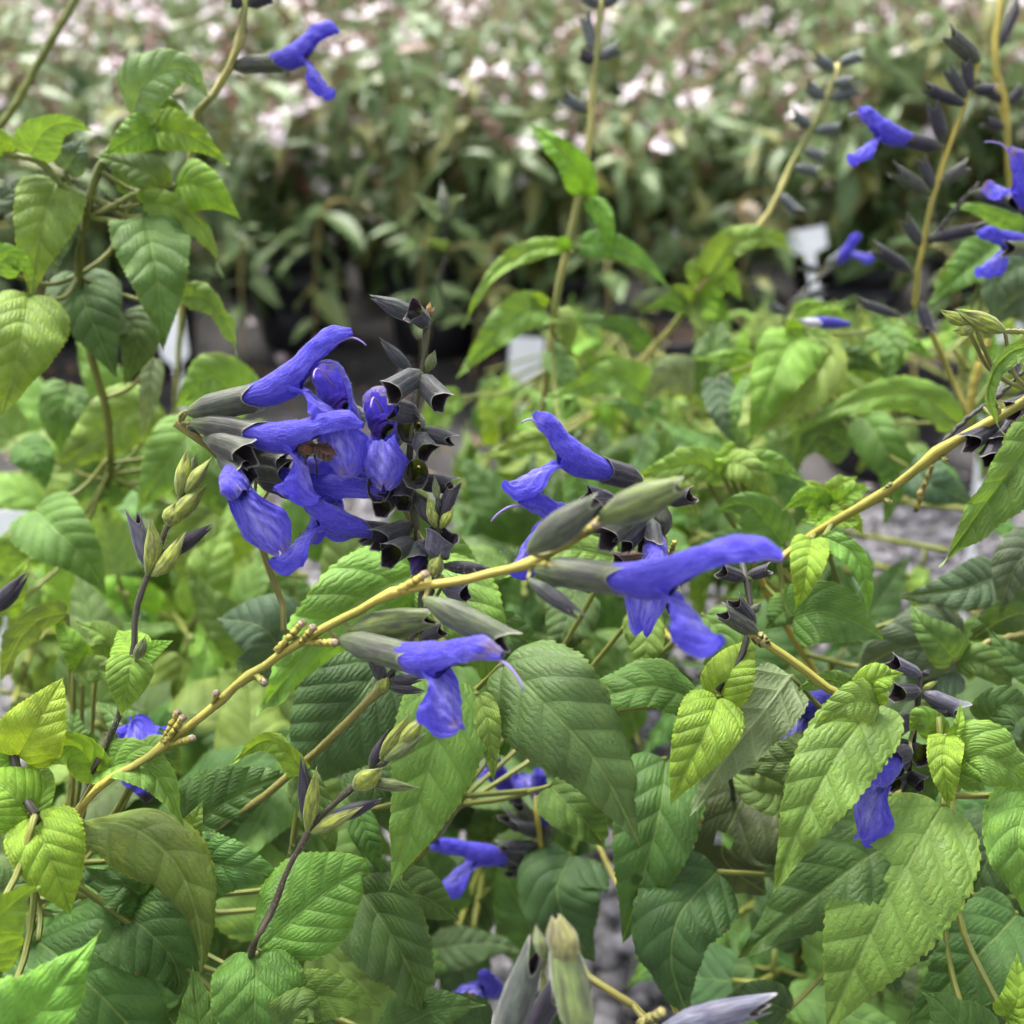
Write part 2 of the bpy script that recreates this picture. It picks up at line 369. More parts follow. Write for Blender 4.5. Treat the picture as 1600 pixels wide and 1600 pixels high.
def frame_from(X, up):
    X = nrm(X); Z = np.asarray(up, float); Z = nrm(Z - (Z @ X) * X); Y = np.cross(Z, X); return X, Y, Z
def calyx_arrays(A, B, up, rad, flare=1.0, bend=0.0, lips=1.0, slim=0.8, closed=0.0, seg=44, rows=20):
    """two-lipped tubular calyx from A (stalk) to B (mouth); up = side of its upper lip"""
    A, B = np.asarray(A, float), np.asarray(B, float)
    X, Y, Z = frame_from(B - A, up); L = np.linalg.norm(B - A)
    s = np.linspace(0, 1, rows)[:, None]; th = np.linspace(0, 2 * np.pi, seg + 1)[None]
    up_l = np.clip(np.cos(th), 0, 1); lo = np.clip(-np.cos(th), 0, 1)
    ext = 1 + lips * (0.24 * up_l**4 + 0.14 * np.exp(-((np.abs(th - np.pi) - 0.62) / 0.34)**2) - 0.09 * np.exp(-((np.abs(th - np.pi) - 1.6) / 0.45)**2))
    x = L * s * (1 + (ext - 1) * s**3)
    r = rad * (0.18 + 0.82 * np.clip(s / 0.32, 0, 1)**0.6) * (1 + 0.20 * (s - 0.3)) * (1 + (flare - 1) * np.clip((s - 0.55) / 0.45, 0, 1)**1.6)
    r = r * (1 + 0.10 * np.sin(np.pi * s)) * (1 + (0.12 if closed < .3 else 0) * np.clip((s - .86) / .14, 0, 1)**2)
    r = r * (1 - closed * np.clip((s - 0.55) / 0.45, 0, 1)**1.5)
    r = r * (1 + 0.022 * np.cos(th * 10) + 0.03 * s * np.sin(th * 3 + L * 5e3))
    zz = r * np.cos(th); yy = slim * r * np.sin(th)
    bendz = bend * L * (s * (1 - s)) * 4
    P = A + x[..., None] * X + yy[..., None] * Y + (zz + bendz)[..., None] * Z
    uv = np.stack(np.broadcast_arrays(s, th / 6.28318), -1)
    return P, uv
def corolla_arrays(origin, X, up, tube=20.0, hood=17.0, rise=24.0, droop=-22.0, size=1.0, lip=15.0, lipang=-58.0, th0=0.0, gape=1.0, wither=0.0, lipw=1.0, plump=1.0, reflex=60.0, hoodw=1.0):
    """lengths in mm; returns (tube + hood) grid and lower-lip grid"""
    mm = 0.001 * size; X, Y, Z = frame_from(X, up)
    n = 54; s = np.linspace(0, 1, n); Lt = tube + hood; st = tube / Lt
    al = np.interp(s, [0, st * 0.55, st * 0.95, st + (1 - st) * 0.30, st + (1 - st) * 0.7, 1.0], np.radians([th0, th0 * 0.5 + 1, rise * 0.75, rise, rise * 0.45 + droop * 0.3, droop]))
    ds = Lt / (n - 1)
    cx = np.r_[0, np.cumsum(np.cos(al[:-1]) * ds)]; cz = np.r_[0, np.cumsum(np.sin(al[:-1]) * ds)]
    us = np.interp(s, [0, st * .45, st * .8, st, st + (1 - st) * .35, st + (1 - st) * .75, st + (1 - st) * .93, 1], [1.7, 3.0, 4.0, 3.8, 3.3, 3.9, 2.7, 0.2]) * plump
    ws = np.interp(s, [0, st * .45, st * .8, st, st + (1 - st) * .35, st + (1 - st) * .75, st + (1 - st) * .93, 1], [1.5, 2.4, 3.0, 2.9, 2.1, 2.3, 1.7, 0.1]) * plump
    k = np.ones(7) / 7; pad = lambda q: np.convolve(np.r_[[q[0]] * 3, q, [q[-1]] * 3], k, 'valid')
    us, ws = pad(us), pad(ws) * np.interp(s, [st, st + (1 - st) * .35], [1, hoodw])
    thm = np.interp(s, [0, st * 0.93, st * 1.04, st + (1 - st) * .4, 1], [1.0, 1.0, 0.70 * gape + (1 - gape) * .9, 0.62, 0.56]) * np.pi
    m = 30; w = np.linspace(-1, 1, m + 1)
    th = thm[:, None] * w[None]
    pinch = 1 - 0.25 * np.clip((s - st) / (1 - st), 0, 1)[:, None] * np.abs(w)[None]**2
    lx = cx[:, None] - np.sin(al)[:, None] * us[:, None] * np.cos(th); lz = cz[:, None] + np.cos(al)[:, None] * us[:, None] * np.cos(th)
    ly = ws[:, None] * np.sin(th) * pinch
    rgc = np.random.default_rng(int(abs(origin[0]) * 1e6) % 9999); a1, a2, a3 = rgc.uniform(0, 6.28, 3)
    hk = np.clip((s - st * .5) * 3, 0, 1)[:, None]
    ly = ly + 0.10 * np.sin(s * 19 + a1)[:, None] * np.cos(th * 3) + 0.16 * hk * np.sin(s * 47 + a2)[:, None] * np.sin(th * 4 + a3)
    lz = lz + 0.14 * hk * np.sin(s[:, None] * 33 + th * 3 + a1) + 0.07 * hk * np.sin(s[:, None] * 71 - th * 5 + a2)
    G1 = np.asarray(origin) + mm * (lx[..., None] * X + ly[..., None] * Y + lz[..., None] * Z)
    uv1 = np.stack(np.broadcast_arrays(s[:, None], th / 6.2832), -1)
    wi = np.clip((s - st - (1 - st) * 0.45) * 5, 0, 1)[:, None] * np.clip(np.abs(w) * 0 + 1, 0, 1)[None] * wither
    pl = np.clip(np.abs(w)[None] - 0.55, 0, 1) * np.clip((s[:, None] - st) * 8, 0, 1) * 0.35
    e1 = np.stack(np.broadcast_arrays(pl, wi), -1)
    # lower lip
    i = int(st * 0.90 * (n - 1)); p0 = np.array([cx[i] + math.sin(al[i]) * us[i] * 0.92, cz[i] - math.cos(al[i]) * us[i] * 0.92])
    nu = 34; u = np.linspace(0, 1, nu)
    be = np.interp(u, [0, .18, .5, .78, .9, 1.0], np.radians([al[i] * 57.3 - 8, lipang * 0.55, lipang, lipang * 1.05, lipang + reflex * .3, lipang + reflex]))
    dl = lip / (nu - 1)
    px = p0[0] + np.r_[0, np.cumsum(np.cos(be[:-1]) * dl)]; pz = p0[1] + np.r_[0, np.cumsum(np.sin(be[:-1]) * dl)]
    hw = np.interp(u, [0, .15, .34, .55, .74, .86, .95, 1], [2.9, 3.3, 4.5, 5.5, 4.7, 3.4, 2.6, 0.9]) * lipw
    k2 = np.ones(3) / 3; hw = np.convolve(np.r_[hw[0], hw, hw[-1]], k2, 'valid')
    m2 = 36; vv = np.linspace(-1, 1, m2 + 1)
    cur = np.interp(u, [0, .2, .45, .7, .9, 1], [2.2, 0.6, -3.0, -4.8, -4.2, -1.4])      # trough at the throat, then sides fold down
    oy = hw[:, None] * np.sin(vv[None] * 1.25) / math.sin(1.25)
    oz = cur[:, None] * np.abs(vv[None])**2.0 - 0.55 * np.exp(-(vv[None] / 0.13)**2) * np.clip(u * 3, 0, 1)[:, None] + 0.25 * np.sin(vv[None] * 9 + u[:, None] * 7 + a1) + 0.20 * np.sin(vv[None] * 17 - u[:, None] * 19 + a2) + 0.35 * np.clip(np.abs(vv[None]) - .6, 0, 1) * np.sin(u[:, None] * 38 + a3)
    nx, nz = -np.sin(be)[:, None], np.cos(be)[:, None]
    notch = -1.3 * np.exp(-(vv[None] / 0.25)**2) * np.clip((u[:, None] - 0.8) * 5, 0, 1)
    lx2 = px[:, None] + nx * oz + np.cos(be)[:, None] * notch; lz2 = pz[:, None] + nz * oz + np.sin(be)[:, None] * notch
    G2 = np.asarray(origin) + mm * (lx2[..., None] * X + oy[..., None] * Y + lz2[..., None] * Z)
    uv2 = np.stack(np.broadcast_arrays(2 + u[:, None] * 0.6, vv[None] * 0.25), -1)
    pale = (0.35 + 0.65 * np.abs(np.cos(vv[None] * 7.5))**0.7) * np.exp(-(vv[None] / 0.45)**2) * 0.85 * np.interp(u, [0, .25, .65, .9, 1], [.3, .75, .75, .2, 0])[:, None]
    wi2 = np.clip((u - 0.78) * 6, 0, 1)[:, None] * np.ones_like(vv)[None] * wither
    e2 = np.stack(np.broadcast_arrays(pale, wi2), -1)
    tip = np.asarray(origin) + mm * (cx[-6] * X + (cz[-6] - us[-6] * 0.2) * Z)
    return (G1, uv1, e1), (G2, uv2, e2), tip, nrm(math.cos(al[-6]) * X + math.sin(al[-6]) * Z), Z

ALL = []
class Plant:
    """a plant = an Empty at its foot; stems, leaves, flowers and calyces are its parts"""
    def __init__(s, label, root, name="salvia_plant", group=None):
        s.root = np.array(root, float); s.e = bpy.data.objects.new(name, None); COL.objects.link(s.e)
        s.e.location = Vector(s.root); s.e.empty_display_size = 0.02
        tag(s.e, label, "plant", group); s.k = 0; s.lines = []; s.bases = []; ALL.append(s); s.seed = abs(hash_(label)) % 9999
    def stem(s, pts, r, col='g', nodes=(), root=False, name="stem", seg=10, swell=0.55, par=None):
        """pts: pixel points; r: radius in mm (start, end); nodes: control points that are swollen joints"""
        W = [Pt(p) for p in pts]
        if root:                                                       # run on, hidden, down to the soil
            a, b = W[0], s.root
            W = [b, b * 0.55 + a * 0.45 + np.array([0, 0, -0.03]), b * 0.2 + a * 0.8 + np.array([0, 0.0, -0.012])] + W
        n = max(12, 9 * len(W)); c = spline(W, n); t = np.linspace(0, 1, n + 1)
        rr = np.interp(t, [0, 1], r) * 0.001
        if name in ('stem', 'side_stem'): s.lines.append(c)
        kk = 3 if root else 0
        for i in nodes:
            w = Pt(pts[i]); dd = np.linalg.norm(c - w, axis=1); rr = rr * (1 + swell * np.exp(-(dd / 0.0016)**2))
        c = c + 0.00018 * np.sin(np.arange(n + 1)[:, None] * np.array([1.3, 1.7, 2.1]))
        V, F, uv = tube_arrays(c, rr, seg, 0.16)
        for i in nodes:
            w = Pt(pts[i]); j = int(np.argmin(np.linalg.norm(c - w, axis=1))); j = min(max(j, 1), n - 1); T = nrm(c[j + 1] - c[j - 1]); r0 = rr[j] / (1 + swell)
            q_ = np.linspace(-1, 1, 9); nv, nf, nu = tube_arrays(c[j] + T * q_[:, None] * r0 * 1.1, r0 * (0.95 + 0.48 * np.sqrt(np.clip(1 - q_**2, 0, 1))), 12, 0.07, caps=False)
            cc_ = STEM[col] if isinstance(col, str) else col
            link("node", raw_mesh("node", nv - s.root, nf, nu), M_STEM, par or s.e, (0, 0, 0), (cc_[0] * 1.08 + .02, cc_[1] * .98 + .012, cc_[2] + .012, 1))
        return link(name, raw_mesh(name, V - s.root, F, uv), M_STEM, par or s.e, (0, 0, 0), STEM[col] if isinstance(col, str) else col)
    def leaf(s, pts, wr, col='M', roll=0, fold=0.25, curl=0.3, twist=0, lod='h', bend=0.07, up=None, **kw):
        s.k += 1; W = [Pt(p) for p in pts]
        nref = img_vec(up) if up is not None else nrm(CP - W[len(W) // 2])
        if len(W) == 2:
            ax = W[1] - W[0]; N = nref - (nref @ nrm(ax)) * nrm(ax); N = nrm(N)
            W = [W[0], W[0] + ax * 0.38 + N * bend * np.linalg.norm(ax), W[0] + ax * 0.72 + N * bend * 0.85 * np.linalg.norm(ax), W[1]]
        base = W[0]; s.bases.append((base, .00075, .12, 'petiole'))
        jq = np.random.default_rng(s.seed * 3 + s.k); fold += jq.normal(.06, .09); twist += jq.normal(0, 9); curl += jq.normal(.05, .12); kw.setdefault('wave', abs(jq.normal(.02, .01)))
        me = leaf_mesh("leaf", base, W, nref, wr, fold, curl, roll, twist, lod, seed=s.seed + s.k, **kw)
        c = C[col] if isinstance(col, str) else col
        j = np.random.default_rng(s.seed * 7 + s.k).normal(1, 0.06, 3)
        return link("leaf", me, M_LEAF, s.e, base - s.root, (c[0] * j[0], c[1] * j[1], c[2] * j[2], c[3]))
    def calyx(s, a, b, r, col='k', up=(0, 1, 0.3), par=None, name="calyx", off=None, **kw):
        A, B = Pt(a), Pt(b); s.bases.append((A, .00045, .03, 'pedicel'))
        G, uv = calyx_arrays(A, B, img_vec(up), r * (0.00086 if name == 'calyx' else .001), **kw)
        o = s.root if off is None else off
        return link(name, grid_mesh(name, G - o, uv), M_CAL, par or s.e, (0, 0, 0), CAL[col] if isinstance(col, str) else col)
    def bud(s, a, b, r, col='y', name="bud", **kw):
        return s.calyx(a, b, r, col, closed=kw.pop('closed', 0.93), lips=kw.pop('lips', 0.8), name=name, **kw)
    def flower(s, a, b, r, up=(0, 1, 0), ccol='f', col=BLUE, start=0.55, style=None, calyx=True, dirv=None, ckw={}, **kw):
        """a = calyx foot, b = calyx mouth (pixels); the corolla leaves along a->b unless dirv bends it"""
        A, B = Pt(a), Pt(b); X = nrm(B - A); U = img_vec(up)
        if dirv is not None: X = nrm(X * 0.3 + img_vec(dirv)); 
        o = A + (B - A) * start
        g1, g2, tip, td, Z = corolla_arrays(o, X, U, **kw)
        f = link("flower", grid_mesh("corolla", g1[0] - o, g1[1], g1[2]), M_COR, s.e, o - s.root, col)
        link("lower_lip", grid_mesh("lower_lip", g2[0] - o, g2[1], g2[2]), M_COR, f, (0, 0, 0), col)
        if a[2] < 27:                                                  # soft down on the hood
            G1 = g1[0]; cen = G1.mean(1, keepdims=True); out = nrm(G1 - cen); jq = np.random.default_rng(s.seed + s.k + int(a[0])); nn = 520
            ii = jq.integers(20, G1.shape[0] - 2, nn); jj = jq.integers(0, G1.shape[1], nn); P0 = G1[ii, jj]; dd = nrm(out[ii, jj] + .35 * jq.normal(size=(nn, 3)))
            P1 = P0 + dd * jq.uniform(.00025, .0006, (nn, 1)); sd = nrm(np.cross(dd, jq.normal(size=(nn, 3)))) * .00003
            hv = np.stack([P0 - sd, P0 + sd, P1], 1).reshape(-1, 3) - o
            hk = link("petal_down", raw_mesh("petal_down", hv, np.arange(3 * nn).reshape(-1, 3)), M_DOWN, f); hk["kind"] = "stuff"
        if calyx: s.calyx(a, b, r, ccol, up, par=f, off=o, **ckw)
        if style:                                                      # thread-like style hanging out of the hood
            L = style * 0.001; up3 = nrm(Z)
            P = [tip - td * 0.004, tip, tip + td * L * 0.5 - up3 * L * 0.08, tip + td * L * 0.85 - up3 * L * 0.38, tip + td * L - up3 * L * 0.62]
            V, F, uv = tube_arrays(spline(P, 14), np.linspace(0.00038, 0.0002, 15), 6)
            link("style", raw_mesh("style", V - o, F, uv), M_STYLE, f, (0, 0, 0), (0.36, 0.27, 0.62, 1))
        return f
    def join(s):
        """stalks that tie each leaf and calyx to the plant's nearest stem"""
        if not s.lines: return
        L = np.vstack(s.lines)
        for b, r, far, nm in s.bases:
            d = np.linalg.norm(L - b, axis=1) + 4 * np.clip((b - CP) @ CF - (L - CP) @ CF, 0, None); j = int(np.argmin(d)); k = np.linalg.norm(L[j] - b)
            if k < .0018 or k > far: continue
            m = (b + L[j]) / 2 + CF * .12 * k - np.array([0, 0, .10 * k])
            V, F, uv = tube_arrays(spline([b, m, L[j]], 8), np.linspace(r, r * 1.15, 9), 6)
            link(nm, raw_mesh(nm, V - s.root, F, uv), M_STEM, s.e, (0, 0, 0), STEM['g' if nm == 'petiole' else 't'])
    def hairs(s, pts, r, n=260, length=1.1):
        """soft down standing off a stem"""
        c = spline([Pt(p) for p in pts], 60); rg = np.random.default_rng(s.seed + n); T = nrm(np.gradient(c, axis=0)); Vs, Fs = [], []
        for i in range(n):
            j = rg.integers(0, 60); d = rg.normal(size=3); d = nrm(d - (d @ T[j]) * T[j]); p = c[j] + T[j] * rg.uniform(-.0006, .0006) + d * r * 0.00085
            q = p + (d + 0.25 * T[j] + 0.2 * rg.normal(size=3)) * length * 0.001 * rg.uniform(.5, 1.2); w = np.cross(d, T[j]) * 0.00004
            k = len(Vs); Vs += [p - w, p + w, q]; Fs.append((k, k + 1, k + 2))
        o = link("stem_hair", raw_mesh("stem_hair", np.array(Vs) - s.root, np.array(Fs)), M_HAIR, s.e); o["kind"] = "stuff"
def hash_(t):
    h = 5381
    for ch in t: h = (h * 33 + ord(ch)) % 1000003
    return h

# ------------------------------------------------------------------ ground
def mat_ground():
    s = NT("gravel_ground"); tc = s.n("ShaderNodeTexCoord").outputs['Object']
    v = s.n("ShaderNodeTexVoronoi"); s.put(v.inputs['Vector'], tc); v.inputs['Scale'].default_value = 75
    g = s.sep(v.outputs['Color'])
    n = s.noise(tc, 9, 4, 0.6)
    c = s.mix(g[0], (0.05, 0.047, 0.05), (0.20, 0.195, 0.21)); c = s.mix(s.remap(n, .45, .65), c, (0.075, 0.062, 0.055))
    nor = s.bump(s.math('SUBTRACT', 1.0, v.outputs['Distance']), 0.012, 1.0)
    return s.done(s.pbsdf(c, 0.85, 0.25, nor))
g = 90.0
ground = link("ground", raw_mesh("ground", [(-g, -5, 0), (g, -5, 0), (g, 160, 0), (-g, 160, 0)], [(0, 1, 2, 3)], smooth=False), mat_ground())
tag(ground, kind="structure")
# woven black ground cloth under the beds behind
cloth = link("ground_cloth", raw_mesh("ground_cloth", [(-12, 1.28, .004), (12, 1.28, .004), (12, 14, .004), (-12, 14, .004)], [(0, 1, 2, 3)], smooth=False),
             mat_plain("woven_cloth", (0.050, 0.047, 0.048), 0.8, 0.25, var=0.7, scale=9, bumpd=0.004)); tag(cloth, kind="structure")
# pebbles on the ground of the near beds
def pebble_mesh():
    ico = np.array([(0, 0, 1), *[(.894 * math.cos(a), .894 * math.sin(a), .447) for a in np.arange(5) * 1.2566], *[(.894 * math.cos(a + .628), .894 * math.sin(a + .628), -.447) for a in np.arange(5) * 1.2566], (0, 0, -1)])
    F = [(0, i + 1, (i + 1) % 5 + 1) for i in range(5)] + [(i + 1, i + 6, (i + 1) % 5 + 1) for i in range(5)] + [((i + 1) % 5 + 1, i + 6, (i + 1) % 5 + 6) for i in range(5)] + [(11, (i + 1) % 5 + 6, i + 6) for i in range(5)]
    return ico, np.array(F)
ico, icoF = pebble_mesh(); rg = np.random.default_rng(3); Vs, Fs, Us = [], [], []
for i in range(5200):
    y = 0.35 + 0.93 * rg.random()**0.8; x = rg.uniform(-0.62, 0.62) * (0.5 + 0.75 * y)
    sz = rg.uniform(0.005, 0.012) * np.array([rg.uniform(.8, 1.4), rg.uniform(.8, 1.3), rg.uniform(.5, .8)])
    a = rg.uniform(0, 6.28); P = ico * sz * (1 + 0.16 * rg.normal(size=(12, 1)))
    P = np.stack([P[:, 0] * math.cos(a) - P[:, 1] * math.sin(a), P[:, 0] * math.sin(a) + P[:, 1] * math.cos(a), P[:, 2]], 1)
    Vs.append(P + [x, y, sz[2] * 0.55]); Fs.append(icoF + 12 * i); Us.append(np.full((12, 2), rg.random()))
s = NT("pebble_stone"); uu = s.sep(s.uv()); tc = s.n("ShaderNodeTexCoord").outputs['Object']
pc = s.mix(uu[0], (0.09, 0.087, 0.092), (0.30, 0.29, 0.32)); pc = s.mix(s.math('MULTIPLY', s.remap(s.noise(tc, 300, 3), .45, .7), .4), pc, (0.12, 0.105, 0.10))
M_PEB = s.done(s.pbsdf(pc, 0.8, 0.3, s.bump(s.noise(tc, 500, 3), 0.001, 0.6)))
gravel = link("gravel", raw_mesh("gravel", np.vstack(Vs), np.vstack(Fs), np.vstack(Us)), M_PEB)
tag(gravel, "loose grey pebbles spread over the ground between the pots", "gravel", kind="stuff")

# ------------------------------------------------------------------ pots
_pot = {}
def pot(x, y, rad, h, label, group, rz=0.0):
    key = (rad, h)
    if key not in _pot:
        b = lathe_arrays([(0, 0.002), (rad * 0.74, 0.002), (rad * 0.78, 0.012), (rad * 0.95, h - 0.028), (rad * 0.925, h - 0.028), (rad * 0.90, h * 0.5), (rad * .7, 0.02)], 36)
        r = lathe_arrays([(rad * 0.955, h - 0.032), (rad * 1.0, h - 0.030), (rad * 1.03, h - 0.006), (rad * 1.03, h), (rad * 1.0, h + 0.003), (rad * 0.955, h + 0.001), (rad * 0.935, h - 0.02), (rad * .93, h - .03)], 36)
        rg = np.random.default_rng(5); pr = [(0.0001, h - 0.028)] + [(rad * 0.93 * q, h - 0.03 - 0.004 * math.sin(q * 9)) for q in (.2, .4, .6, .8, 1.0)]
        sV, sF, _ = lathe_arrays(pr, 30); sV = sV + np.c_[np.zeros((len(sV), 2)), rg.normal(0, 0.0018, len(sV))]
        _pot[key] = (raw_mesh("pot_body", b[0], b[1]), raw_mesh("rim", r[0], r[1]), raw_mesh("soil", sV, sF))
    e = bpy.data.objects.new("plant_pot", None); COL.objects.link(e); e.location = (x, y, 0.003); e.rotation_euler.z = rz; e.empty_display_size = 0.02
    tag(e, label, "pot", group)
    for nm, me, mt in zip(("pot_body", "rim", "soil"), _pot[key], (M_POT, M_POT, M_SOIL)): link(nm, me, mt, e)
    return e

# ------------------------------------------------------------------ beds of pale-flowered plants behind
def mat_bgleaf():
    s = NT("bed_leaf"); oi = s.info(); u = s.sep(s.uv())
    n = s.noise(s.comb(u[0], u[1], oi['Random']), 3, 3)
    geo = s.n("ShaderNodeNewGeometry"); tc = s.n("ShaderNodeTexCoord").outputs['Object']; big = s.noise(tc, 26, 2)
    c = s.mix(u[1], (0.078, 0.138, 0.042), (0.155, 0.245, 0.088))
    fr = s.math('FRACT', s.math('MULTIPLY', u[1], 7.31))
    c = s.mix(s.remap(fr, 0.62, 0.80), c, (0.205, 0.215, 0.058)); c = s.mix(s.remap(fr, 0.94, 0.97), c, (0.24, 0.13, 0.09))
    c = s.mix(s.remap(big, 0.52, 0.70, 0.0, 0.7), c, (0.18, 0.20, 0.06))
    c = s.mix(s.math('MULTIPLY', geo.outputs['Backfacing'], 0.5), c, (0.19, 0.25, 0.14))
    return s.done(s.translucent(s.pbsdf(c, 0.45, 0.5), c, 0.28))
M_BGL = mat_bgleaf()
M_BGS = mat_plain("bed_stem", (0.27, 0.22, 0.09), 0.7, 0.2, 0.1, var=0.4, scale=60)
M_PETAL = mat_plain("pale_petal", (0.88, 0.78, 0.83), 0.6, 0.2, 0.15, var=0.12, scale=90)
M_MAUVE = mat_plain("mauve_calyx", (0.26, 0.15, 0.145), 0.6, 0.3, 0.1, var=0.4, scale=90)
def small_leaf(rows=7, cols=4):
    """unit leaf along +x, face up, folded and drooping"""
    t = np.linspace(0, 1, rows)[:, None]; v = np.linspace(-1, 1, cols + 1)[None]
    w = 0.19 * np.sin(np.pi * t**0.75)**0.9
    return np.stack([t + 0 * v, w * v, 0.35 * w * np.abs(v) - 0.22 * t**2 + 0 * v], -1)
SL = small_leaf(); SLf = grid_mesh("tmp", SL); _F = np.array([p.vertices[:] for p in SLf.polygons]); bpy.data.meshes.remove(SLf)
def place(P, o, X, N, size):
    X, Y, Z = frame_from(X, N); return np.asarray(o) + size * (P[..., 0:1] * X + P[..., 1:2] * Y + P[..., 2:3] * Z)
def petal_pts():
    """pale two-lipped flower, about one unit long: tube, flat three-lobed lower lip, small hood"""
    out = []; tb = tube_arrays(np.array([(0, 0, 0), (.25, 0, .02), (.5, 0, .05)]), [.07, .11, .15], 6, caps=False)
    for ang, ln, wd, up in ((-0.7, .55, .26, -.25), (0.7, .55, .26, -.25), (0, .72, .34, -.40), (0, .5, .22, .30)):
        t = np.linspace(0, 1, 5)[:, None]; v = np.linspace(-1, 1, 4)[None]; w = wd * np.sin(np.pi * (0.12 + 0.80 * t))
        x = .45 + ln * t * math.cos(ang) - w * v * math.sin(ang); yy = ln * t * math.sin(ang) + w * v * math.cos(ang); z = .05 + up * t**1.5 - .1 * v**2
        V = np.stack(np.broadcast_arrays(x, yy, z), -1).reshape(-1, 3); idx = np.arange(20).reshape(5, 4)
        F = np.stack([idx[:-1, :-1], idx[1:, :-1], idx[1:, 1:], idx[:-1, 1:]], -1).reshape(-1, 4); out.append((V, F, None))
    return merge([tb] + out)
PET = petal_pts(); ME_PET = raw_mesh("pale_flower", PET[0], PET[1], PET[2])
def bed_plant_data(seed, h=0.36, nst=15, spread=0.20, flowers=1.0, lsz=1.0, lows=True):
    """list of stems, leaves (o, X, N, size, tone), pale flowers (o, X, N, size), mauve calyces"""
    rg = np.random.default_rng(seed); stems, leaves, fl, cal = [], [], [], []
    for i in range(nst):
        a = i * 2.4 + rg.uniform(-.4, .4); lean = rg.uniform(0.25, 1.0) * spread; hh = h * rg.uniform(0.6, 1.2)
        b = np.array([rg.uniform(-.03, .03), rg.uniform(-.03, .03), 0]); d = np.array([math.cos(a), math.sin(a), 0])
        low = i % 3 == 2 and lows
        if low: hh *= .30; lean = spread * 1.0
        c = spline([b, b + d * lean * .35 + [0, 0, hh * .45], b + d * lean + [0, 0, hh * .85], b + d * lean * 1.25 + [0, 0, hh * (-.9 if low else 1)]], 24); stems.append(c)
        nn = 7
        for k in range(1, nn + 1):
            j = int(24 * (0.08 + 0.74 * k / nn)); o = c[j]; ax = nrm(c[j + 1] - c[j]); p = np.cross(ax, [math.cos(k * 1.57 + a), math.sin(k * 1.57 + a), .1]); p = nrm(p)
            for sg in (-1, 1):
                if rg.random() < 0.12: continue
                X = nrm(p * sg + np.array([0, 0, rg.uniform(-.75, .25)])); leaves.append((o, X, np.array([rg.normal() * .25, rg.normal() * .25, 1]), lsz * rg.uniform(.055, .100) * (1.1 - .4 * k / nn), rg.random()))
            if rg.random() < 0.10 * flowers: fl.append((o + p * .02, nrm(p + [0, 0, .3]), np.array([0, 0, 1.]), rg.uniform(.026, .042)))
            if rg.random() < 0.75:   # side shoot with smaller leaves
                o2 = o + p * rg.uniform(.02, .05) + [0, 0, .015]
                for _ in range(3):
                    X = nrm(rg.normal(size=3) + p * .6); leaves.append((o2, X, np.array([rg.normal() * .3, rg.normal() * .3, 1]), lsz * rg.uniform(.03, .055), rg.random()))
        for k in range(0 if low else 5):
            j = 24 - k; o = c[max(j, 14)]
            for q in range(2):
                th = rg.uniform(0, 6.28); X = nrm(np.array([math.cos(th), math.sin(th), rg.uniform(-.2, .5)])); cal.append((o, X, rg.uniform(.009, .015)))
                if rg.random() < 0.085 * flowers: fl.append((o + X * .008, X, np.array([0, 0, 1.]), rg.uniform(.022, .037)))
        if not low and rg.random() < .24 * flowers:
            o = c[22]; 
            for q in range(3):
                X = nrm(rg.normal(size=3) * [1, 1, .5]); fl.append((o + X * .008, X, np.array([0, 0, 1.]), rg.uniform(.022, .036)))
    return stems, leaves, fl, cal
def stems_mesh(stems, r0=.0034):
    V, F, U = merge([tube_arrays(c, np.linspace(r0, r0 * .45, len(c)), 5) for c in stems]); return raw_mesh("stems", V, F, U)
def calyces_mesh(cal):
    parts = [tube_arrays(np.array([o, o + X * L * .5, o + X * L]), [.0015, .0036, .004], 5, caps=False) for o, X, L in cal]; V, F, U = merge(parts); return raw_mesh("calyces", V, F, U)
def foliage_mesh(leaves):
    n = SL.reshape(-1, 3).shape[0]; Vs = [place(SL, o, X, N, s).reshape(-1, 3) for o, X, N, s, tn in leaves]; Us = [np.full((n, 2), tn) for *_, tn in leaves]
    return raw_mesh("foliage", np.vstack(Vs), np.vstack([_F + n * i for i in range(len(Vs))]), np.vstack(Us))
def flowers_mesh(fl):
    V, F, U = merge([(place(PET[0], o, X, N, s), PET[1], None) for o, X, N, s in fl]); return raw_mesh("pale_flowers", V, F, U)
POT_R, POT_HT = 0.105, 0.20
BED = "potted pale-flowered plants standing in the bed behind"
def tone_leaf(tn):
    if tn not in tone_leaf.c: tone_leaf.c[tn] = raw_mesh("leaf", SL.reshape(-1, 3), _F, np.full((SL.reshape(-1, 3).shape[0], 2), tn))
    return tone_leaf.c[tn]
tone_leaf.c = {}
def mat_of(X, N, s, o):
    X, Y, Z = frame_from(X, N); return Matrix(((X[0] * s, Y[0] * s, Z[0] * s, o[0]), (X[1] * s, Y[1] * s, Z[1] * s, o[1]), (X[2] * s, Y[2] * s, Z[2] * s, o[2]), (0, 0, 0, 1)))
